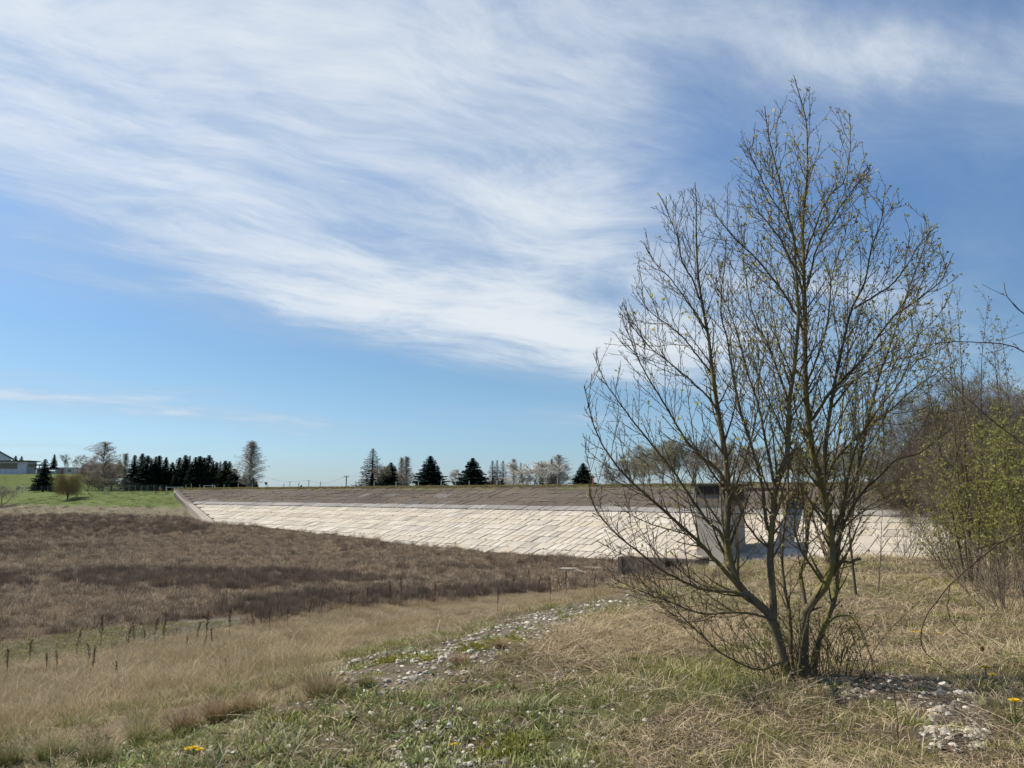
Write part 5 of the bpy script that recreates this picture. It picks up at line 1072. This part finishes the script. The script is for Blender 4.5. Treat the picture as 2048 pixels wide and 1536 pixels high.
# --- reservoir bed
x, y, z = sector(36000, 24, 215, .55, 37); Z, px, py = zones(x, y, z)
dz_ = dam_z(NX[0] * x + NX[1] * y); onfree = (z > dz_ - .05) | (AX[0] * x + AX[1] * y < w_left(NX[0] * x + NX[1] * y) - 2)
bed = Z['bed'] & onfree
nb = fbm(x * .05 + 3, y * .11, 61); nf = fbm(x * .5, y * .5, 62)
D1 = [(120, 1142), (330, 1138), (560, 1140), (700, 1150), (850, 1162), (600, 1172), (380, 1180), (150, 1172), (100, 1158)]; D2 = [(380, 1240), (450, 1205), (650, 1185), (900, 1175), (1080, 1165), (1060, 1190), (850, 1208), (650, 1225), (520, 1244)]; D3 = [(-50, 1148), (50, 1145), (60, 1170), (-50, 1175)]; D4 = [(-50, 1036), (200, 1042), (400, 1052), (470, 1070), (250, 1066), (-50, 1062)]
Lr = [(-50, 1122), (300, 1126), (600, 1132), (800, 1140), (800, 1152), (500, 1142), (200, 1138), (-50, 1140)]; Ll = [(-50, 1185), (120, 1178), (250, 1195), (430, 1195), (500, 1203), (300, 1225), (100, 1250), (-50, 1250)]
jx = px + (nf - .5) * 120; jy = py + (nf - .5) * 14
dark = inpoly(D1, jx, jy) | inpoly(D2, jx, jy) | inpoly(D3, jx, jy) | inpoly(D4, jx, jy); lite = (inpoly(Lr, jx, jy) | inpoly(Ll, jx, jy)) & ~dark
rnd = vg.random(len(x)); farb = np.hypot(x, y)
kd = bed & (dark & (rnd < .88) | ~dark & ~lite & (rnd < .08 + .35 * (nb > .62)) | (farb > 135) & (rnd < .45)); kl = bed & ~kd & (lite & (rnd > .45) | (rnd > .76) & ~dark); km = bed & ~kd & ~kl
for nm, co, k, npr, lab in (('dark_reeds', reed_d, kd, 3, 'dark reddish-brown dead weeds covering the dry reservoir bed'), ('flattened_reeds', reed_m, km, 4, 'brown flattened dead reeds covering the dry reservoir bed'), ('pale_reeds', reed_l, kl, 3, 'pale straw-coloured reed stubble on the dry reservoir bed')):
    P = np.stack([x, y, z], 1)[k]; s = vg.uniform(.7, 1.25, len(P)) * np.interp(np.hypot(P[:, 0], P[:, 1]), [24, 60, 200], [.75, 1.0, 1.5]); scatter(nm, co, npr, P, s, lab, 'reeds')
# --- shore scrub and meadow tufts far left
x, y, z = sector(14000, 170, 262, 1.6, 37); Z, px, py = zones(x, y, z); free = AX[0] * x + AX[1] * y < w_left(np.minimum(NX[0] * x + NX[1] * y, V_CREST)) - 2
k = Z['shore'] & free & (vg.random(len(x)) < .5); scatter('shore_weeds', reed_m, 4, np.stack([x, y, z], 1)[k], vg.uniform(.9, 1.9, k.sum()), 'brown dead weeds along the far shore below the meadow', 'weeds')
mea_p = proto_set('meadow_grass', [clump(46, .8, (.10, .22), .03, .4, .5, (.07, .10, .02), (.17, .21, .06)) for k_ in range(2)] + [clump(40, .8, (.10, .25), .03, .4, .5, (.14, .14, .05), (.30, .27, .13))])
k = Z['meadow'] & free & (vg.random(len(x)) < .55); scatter('meadow_grass', mea_p, 3, np.stack([x, y, z], 1)[k], vg.uniform(.8, 1.5, k.sum()), 'short green grass of the meadow on the far shore', 'grass')
# --- weeds in the joints of the dam and grass along its crest
P = []
for i in range(1500):
    v = V_TR + vg.choice([0.0, 0.0, 2.0]) + vg.normal(0, .05) if vg.random() < .62 else V_BASE + vg.integers(0, 8) * SL_L; w = vg.uniform(w_left(v) + 4, 20); P.append(dam_pt(round(w / SL_W) * SL_W, v, -.02))
scatter('joint_weeds', reed_d, 3, P, vg.uniform(.18, .45, len(P)), 'small dark weeds growing in the joints of the dam', 'weeds')
P = []
for i in range(5200):
    v = V_CREST + vg.uniform(-.6, 3.5); w = vg.uniform(w_left(V_CREST), 30); p = wv(w, v); P.append((p[0], p[1], (dam_z(v) if v < V_CREST else Z_CREST + .08)))
crest_p = proto_set('crest_grass', [clump(40, .4, (.10, .32), .02, .4, .5, 0, 0, 0, cols=[(.24, .20, .08), (.30, .25, .10), (.16, .16, .05), (.36, .29, .14)]) for k_ in range(3)])
scatter('crest_grass', crest_p, 3, P, vg.uniform(.7, 1.4, len(P)), 'yellowish rough grass along the dam crest', 'grass')
P = []
for i in range(5200):
    v = V_TR + 2 + (V_CREST - V_TR - 2) * vg.random(); w = vg.uniform(w_left(v) + 3, 25)
    if fbm(np.array([w * .15]), np.array([v * .4]), 91)[0] > .47: P.append(dam_pt(w, v, -.02))
scatter('slope_weeds', reed_m, 4, P, vg.uniform(.25, .75, len(P)), 'low brown weeds over the dark upper slope of the dam', 'weeds')
# --- tan grass band
x, y, z = sector(30000, 3.0, 62, .45, 46); Z, px, py = zones(x, y, z); P = np.stack([x, y, z], 1); r = np.hypot(x, y)
gn = fbm(x * .9, y * .9, 71)
lowb = np.interp(px, [p_[0] for p_ in TAN[:13]], [p_[1] for p_ in TAN[:13]]); edge = np.clip((lowb - py) / 75, 0, 1); edge = np.where(py > 1545, 1.0, edge)
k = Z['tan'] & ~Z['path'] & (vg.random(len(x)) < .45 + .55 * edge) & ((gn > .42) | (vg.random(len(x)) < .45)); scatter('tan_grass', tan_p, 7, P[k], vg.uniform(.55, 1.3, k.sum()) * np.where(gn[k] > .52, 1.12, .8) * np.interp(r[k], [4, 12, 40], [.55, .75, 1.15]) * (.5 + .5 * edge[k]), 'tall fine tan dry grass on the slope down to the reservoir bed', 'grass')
kt = Z['tan'] & (r < 16) & ((gn < .46) & (vg.random(len(x)) < .5) | (edge < .6) & (vg.random(len(x)) < .3)); scatter('grass_in_tan', grn_p, 5, P[kt], vg.uniform(.8, 1.5, kt.sum()), 'green blades showing through the tan grass', 'grass')
# --- bank: mixed short grass, straw, litter
x, y, z = sector(33000, 2.4, 38, .35, 46); Z, px, py = zones(x, y, z); P = np.stack([x, y, z], 1); r = np.hypot(x, y); gn = fbm(x * 1.1, y * 1.1, 72); g2 = fbm(x * 3.1, y * 3.1, 73); rnd = vg.random(len(x))
bank = ~Z['tan'] & ~Z['bed'] & (z > -4.6); stony = Z['path'] | Z['spot'] | Z['rstone'] | Z['lstone']; right = (px > 1480)
pg = np.where(Z['green1'], .85, np.where(right, .36, .42)) * np.where(gn > .5, 1.4, .6); pg = np.where(py > 1380, pg * 1.1, pg); pg = np.where(Z['straw'], .06, pg)
ps = np.where(Z['straw'], .85, np.where(right, .55, .22)) * np.where(gn < .5, 1.25, .7)
kg = bank & ~stony & (rnd < pg * .8); ks = bank & ~stony & ~kg & (rnd < (pg + ps) * .75); kl = bank & ~stony & ~kg & ~ks & (rnd < .72)
sc_ = np.interp(r, [3.6, 8, 30], [.75, 1.0, 1.9]); thin = (px < 1180) & (py > 1360) & (vg.random(len(x)) < .5); kg &= ~thin; ks &= ~thin; kl &= ~thin; sc_ = np.where((px < 1180) & (py > 1360), sc_ * .82, sc_)
xa, ya, za = sector(16000, 18, 46, .8, 38, -10); Za, _, _ = zones(xa, ya, za); ka = Za['lgreen'] | Za['lstone']; Pa = np.stack([xa, ya, za], 1); ra = vg.random(len(xa))
PG = np.vstack([P[kg], Pa[ka & (ra < .5)]]); sG = np.concatenate([sc_[kg], np.full((ka & (ra < .5)).sum(), 1.7)])
scatter('far_litter', lit_p, 4, Pa[ka & (ra >= .5)], vg.uniform(1.2, 2.2, (ka & (ra >= .5)).sum()), 'brown litter on the strip between tan grass and reservoir bed', 'litter')
scatter('green_grass', grn_p, 5, PG, vg.uniform(.75, 1.3, len(PG)) * sG, 'short green grass growing on the near bank', 'grass')
scatter('dry_straw', straw_p, 5, P[ks], vg.uniform(.7, 1.3, ks.sum()) * sc_[ks], 'pale bent dry grass on the near bank', 'grass')
scatter('dead_litter', lit_p, 4, P[kl], vg.uniform(.7, 1.3, kl.sum()) * sc_[kl], 'brown flattened dead grass and litter on the near bank', 'litter')
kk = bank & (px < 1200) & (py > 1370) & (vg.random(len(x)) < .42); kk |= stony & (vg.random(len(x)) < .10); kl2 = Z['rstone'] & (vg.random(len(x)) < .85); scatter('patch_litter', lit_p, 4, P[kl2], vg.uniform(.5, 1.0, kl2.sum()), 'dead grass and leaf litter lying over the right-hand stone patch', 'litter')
scatter('leaf_blades', leaf_p, 5, P[kk], vg.uniform(.6, 1.2, kk.sum()), 'small broad green leaf blades among the stones', 'plants')
moss_p = proto_set('moss', [clump(90, .13, (.010, .026), .010, .5, .3, (.16, .16, .02), (.33, .32, .045)) for k_ in range(2)])
MOSS = [[(700, 1340), (820, 1312), (880, 1316), (860, 1335), (740, 1350)], [(900, 1300), (1000, 1275), (1060, 1270), (1050, 1290), (930, 1310)], [(1130, 1232), (1230, 1215), (1240, 1225), (1150, 1240)], [(960, 1500), (1060, 1470), (1100, 1500), (1000, 1540)], [(520, 1430), (600, 1415), (620, 1440), (540, 1455)]]
km = np.zeros(len(x), bool)
for m_ in MOSS: km |= inpoly(m_, px, py) & (vg.random(len(x)) < .9)
scatter('moss_cushions', moss_p, 2, P[km] + np.array([0, 0, .012]), vg.uniform(.6, 1.2, km.sum()), 'bright yellow-green moss on the stony path', 'moss')

# ------------------------------------------------------------------ stones
def stone_mesh(g, tone):
    n = 7; V = [(0, 0, .42 * g.uniform(.8, 1.1))]; rings = [(.55, .34), (1.0, .0), (.72, -.32)]
    for rr_, zz in rings:
        for k in range(n): a = 6.283 * (k + .4 * g.random()) / n; q = rr_ * g.uniform(.72, 1.12); V.append((math.cos(a) * q * .5 * 1.2, math.sin(a) * q * .5, zz * .8 + g.normal(0, .04)))
    T = [(0, 1 + k, 1 + (k + 1) % n) for k in range(n)]; Q = [(1 + n * i + k, 1 + n * (i + 1) + k, 1 + n * (i + 1) + (k + 1) % n, 1 + n * i + (k + 1) % n) for i in range(2) for k in range(n)]
    return np.array(V), Q, T, tone
stone_tones = [(.56, .51, .42), (.46, .41, .33), (.63, .58, .49), (.37, .33, .265), (.28, .24, .19), (.43, .37, .29)]
svar = [stone_mesh(vg, stone_tones[i % 6]) for i in range(12)]; smesh = [mesh_np('stone', v, q, t, c, M_STONE) for v, q, t, c in svar]
x, y, z = sector(60000, 3.8, 46, .4, 38); Z, px, py = zones(x, y, z); g2 = fbm(x * 2.2, y * 2.2, 81); u_ = vg.random(len(x)); cand = []
def pick(mask, n): k = np.flatnonzero(mask); return vg.choice(k, min(n, len(k)), replace=False)
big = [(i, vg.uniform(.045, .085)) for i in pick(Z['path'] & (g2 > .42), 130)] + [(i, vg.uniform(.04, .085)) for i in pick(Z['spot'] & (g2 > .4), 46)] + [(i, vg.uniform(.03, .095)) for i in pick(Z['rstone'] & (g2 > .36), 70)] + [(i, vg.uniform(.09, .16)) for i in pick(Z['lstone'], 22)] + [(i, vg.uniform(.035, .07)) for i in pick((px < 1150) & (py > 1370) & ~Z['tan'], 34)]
for i, s in big[:298]:
    j = int(vg.choice([3, 4, 9, 10, 5, 11, 1]) if px[i] > 1500 and vg.random() < .7 else vg.integers(0, 12)); o = ob('stone', smesh[j], ground, (x[i], y[i], z[i] + s * vg.uniform(-.05, .12)), (vg.normal(0, .2), vg.normal(0, .2), vg.random() * 6.28)); o.scale = (s * vg.uniform(.8, 1.4), s, s * vg.uniform(.6, 1.0))  # right-hand stones mostly darker: dark coating, plus tree shade put into the tone
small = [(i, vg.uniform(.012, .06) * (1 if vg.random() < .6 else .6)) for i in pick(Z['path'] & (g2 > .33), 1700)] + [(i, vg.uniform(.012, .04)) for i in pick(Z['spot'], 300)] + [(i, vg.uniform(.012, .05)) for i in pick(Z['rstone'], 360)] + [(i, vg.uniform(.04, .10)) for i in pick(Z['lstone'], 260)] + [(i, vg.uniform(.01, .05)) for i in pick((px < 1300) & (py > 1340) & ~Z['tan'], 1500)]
SV, SQ, STt, SC, n0 = [], [], [], [], 0
for i, s in small:
    v, q, t, c = svar[int(vg.integers(0, 12))]; a = vg.random() * 6.28; M = np.array([[math.cos(a), -math.sin(a), 0], [math.sin(a), math.cos(a), 0], [0, 0, 1]]); w_ = (v * np.array([s * 1.2, s, s * vg.uniform(.6, .95)])) @ M.T + np.array([x[i], y[i], z[i] + s * .12])
    SV.append(w_); SQ.append(np.array(q) + n0); STt.append(np.array(t) + n0); SC.append(np.tile(np.array(c) * vg.uniform(.8, 1.1), (len(v), 1))); n0 += len(v)
tag(ob('gravel', mesh_np('gravel', np.vstack(SV), np.vstack(SQ), np.vstack(STt), np.vstack(SC), M_STONE), ground), kind='stuff')

# ------------------------------------------------------------------ dock stalks, tussocks, dandelions, twigs on the ground
def dock(g):
    h = 1.0; parts = []; S = [(smoothline([(0, 0, 0), (g.normal(0, .03), g.normal(0, .03), h * .5), (g.normal(0, .07), g.normal(0, .07), h)], 12), np.linspace(.009, .004, 12))]
    sb = spawn(S, .085, (.3, .6), (.12, .34), 6, .05, g, 1, .6, .003, None, .35, 1.0); v, q = tubes(S[0][0][None], S[0][1][None], 5); stem = mesh_np('stem', v, q, None, (.10, .055, .035), M_TWIG)
    P = np.vstack([a for a, _ in sb] + [S[0][0][5:]]); P = np.repeat(P, 5, 0) + g.normal(0, .012, (len(P) * 5, 3)); D = g.normal(0, .022, (len(P), 3)); v, q = ribbons(P, D, np.full(len(P), .016)); a = tubes(np.array([a for a, _ in sb]), np.array([b for _, b in sb]), 3)
    c = cat_meshes([(v, q, np.array((.13, .065, .04)) * np.repeat(g.uniform(.6, 1.4, len(P)), 4)[:, None]), (a[0], a[1], (.10, .055, .035))]); return stem, mesh_np('seed_head', c[0], c[1], None, c[2], M_TWIG)
DK = [dock(vg) for k in range(4)]
docks = [(200, 1295, 48), (257, 1303, 40), (328, 1292, 46), (154, 1316, 42), (57, 1334, 40), (13, 1360, 44), (185, 1357, 44), (176, 1334, 34), (231, 1370, 34), (112, 1350, 36), (89, 1355, 34), (310, 1292, 40), (288, 1292, 26), (266, 1290, 26), (394, 1295, 38), (412, 1282, 44), (457, 1277, 42), (420, 1303, 34), (373, 1308, 26), (409, 1305, 24), (450, 1345, 22), (620, 1245, 34), (641, 1214, 28), (735, 1214, 30), (779, 1212, 36), (802, 1196, 30), (995, 1225, 34), (953, 1204, 28), (1101, 1209, 40), (1133, 1188, 34), (1057, 1175, 26), (1026, 1188, 28), (1078, 1193, 30), (1120, 1191, 26), (1189, 1188, 28), (540, 1262, 34), (700, 1226, 30), (870, 1205, 28), (505, 1262, 30), (575, 1250, 28)]
ORD = ordn + ['twenty-' + o_ for o_ in ordn[:9]] + ['thirtieth'] + ['thirty-' + o_ for o_ in ordn[:9]] + ['fortieth', 'forty-first', 'forty-second']
docks.sort()
for i, (px_, py_, hp) in enumerate(docks):
    p = hit(px_, py_, 60); h = hp * p[1] / FPX * 1.25; t = thing('dock_stalk', 'dark brown dried dock stalk in the tan grass, %s from the left' % ORD[i], 'stalk', p, vg.random() * 6.28, 'dried dock stalks in the tan grass'); t.scale = (h, h, h)
    st, sh = DK[i % 4]; ob('stem', st, t); ob('seed_head', sh, t)
tuss = [(645, 1392, .34, 0, 'round tan grass tussock at the edge of the stony path'), (440, 1438, .30, 1, 'small brown-tipped tussock in front of the tan grass'), (372, 1462, .26, 1, 'small tussock left of the brown-tipped one'), (285, 1482, .30, 2, 'green-based tussock near the lower left, right one'), (190, 1525, .30, 2, 'dark green-based tussock at the lower left edge of the tan grass'), (105, 1515, .32, 2, 'green-based tussock near the bottom left corner'), (12, 1528, .30, 2, 'green tussock cut by the bottom left corner'),
        (490, 1425, .26, 0, 'tan tussock between the brown-tipped one and the path'), (920, 1330, .17, 1, 'tiny brown tuft on the stony path'), (1000, 1296, .16, 1, 'tiny brown tuft on the path further up'), (735, 1372, .16, 2, 'small green tuft at the near end of the path')]
for i, (px_, py_, h, kd_, lab) in enumerate(tuss):
    p = hit(px_, py_); t = thing('grass_tussock', lab, 'tussock', p, 0, 'grass tussocks'); top = [(.52, .40, .23), (.46, .32, .17), (.44, .36, .19)][kd_]; bs = [(.20, .15, .07), (.13, .085, .04), (.08, .11, .025)][kd_]
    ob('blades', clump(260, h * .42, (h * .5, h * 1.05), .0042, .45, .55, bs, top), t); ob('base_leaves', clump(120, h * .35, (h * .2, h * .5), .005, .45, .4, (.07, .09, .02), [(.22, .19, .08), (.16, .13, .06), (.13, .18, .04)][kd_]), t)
def dandelion(px_, py_, lab, s=1.0, closed=False):
    p = hit(px_, py_); t = thing('dandelion', lab, 'flower', p, 0, 'yellow dandelions'); h = .10 * s
    mb = MB(); mb.tube((0, 0, -.01), (.01, 0, h), .003 * s, .0025 * s, 6, (.20, .22, .07)); mb.build('stem', M_LEAF, t)
    V, Q = [], []
    for ring, (L, up, nn) in enumerate(((.027 * s, .15, 20), (.020 * s, .5, 16), (.012 * s, .9, 10))):
        for k in range(nn): a = 6.283 * (k + .5 * ring) / nn; d = np.array([math.cos(a), math.sin(a), up]); d /= np.linalg.norm(d); sd = np.array([-math.sin(a), math.cos(a), 0]) * .0042 * s; b = np.array([.01, 0, h]); i0 = len(V); V += [b - sd * .5, b + sd * .5, b + d * L + sd, b + d * L - sd]; Q.append((i0, i0 + 1, i0 + 2, i0 + 3))
    ob('petals', mesh_np('petals', V, Q, None, (.80, .56, .02), M_LEAF), t); ob('leaves', clump(14, .03 * s, (.05 * s, .10 * s), .016, .9, .4, (.08, .12, .03), (.14, .20, .05), .3), t)
for px_, py_, s, lab in ((372, 1532, 1.1, 'yellow dandelion at the bottom edge lower left, left of three'), (383, 1530, 1.1, 'yellow dandelion at the bottom edge lower left, middle of three'), (395, 1531, 1.0, 'yellow dandelion at the bottom edge lower left, right of three'), (905, 1518, .9, 'yellow dandelion among the stones at the bottom centre'), (1826, 1284, 1.1, 'yellow dandelion behind the arching bramble, left one'), (1840, 1283, 1.1, 'yellow dandelion behind the arching bramble, middle one'), (1879, 1284, 1.0, 'yellow dandelion behind the arching bramble, right one'),
                          (1972, 1372, 1.5, 'yellow dandelion right of the stone patch, upper one'), (1985, 1380, 1.2, 'yellow dandelion right of the stone patch, lower one'), (2031, 1450, 1.6, 'large yellow dandelion near the right edge')): dandelion(px_, py_, lab, s)
p = hit(1963, 1312); t = thing('dead_flower_head', 'single dark reddish dead flower head on a stalk at right', 'flower', p); mb = MB(); mb.tube((0, 0, -.02), (.01, 0, .05), .004, .003, 6, (.2, .13, .08)); mb.build('stem', M_TWIG, t)
mb = MB(); mb.tube((.01, 0, .045), (.012, 0, .075), .012, .022, 8, (.11, .03, .025)); mb.tube((.012, 0, .075), (.012, 0, .095), .022, .008, 8, (.09, .025, .02)); mb.build('seed_head', M_TWIG, t)
for pix, lab, r_, c in (([(640, 1440), (660, 1442), (682, 1452)], 'pale bare stick lying on the ground left of centre', .007, (.50, .40, .27)), ([(715, 1476), (730, 1468), (742, 1460)], 'thin pale stick lying right of the longer pale stick', .004, (.46, .38, .26)), ([(1500, 1290), (1560, 1345), (1640, 1355)], 'pale curved dead branch lying against the foot of the big tree', .006, (.42, .36, .30)), ([(1690, 1330), (1740, 1326), (1800, 1340)], 'dark dead twig lying right of the big tree', .005, (.14, .10, .08))):
    P_ = np.array([hit(a, b) + np.array([0, 0, .03]) for a, b in pix]); L = smoothline(P_, 16); t = thing('fallen_stick', lab, 'stick', tuple(L[0])); v, q = tubes((L - L[0])[None], np.linspace(r_, r_ * .5, 16)[None], 6); ob('stick', mesh_np('stick', v, q, None, c, M_TWIG, True), t)
    sp_ = spawn([(L - L[0], np.linspace(r_, r_ * .5, 16))], .25, (.5, 1), (.05, .12), 5, .02, vg, 1, .5, .002, None, .3, 1.0)
    for a_, b_ in sp_[:2]: v, q = tubes(a_[None], b_[None], 4); ob('side_twig', mesh_np('side_twig', v, q, None, c, M_TWIG), t)
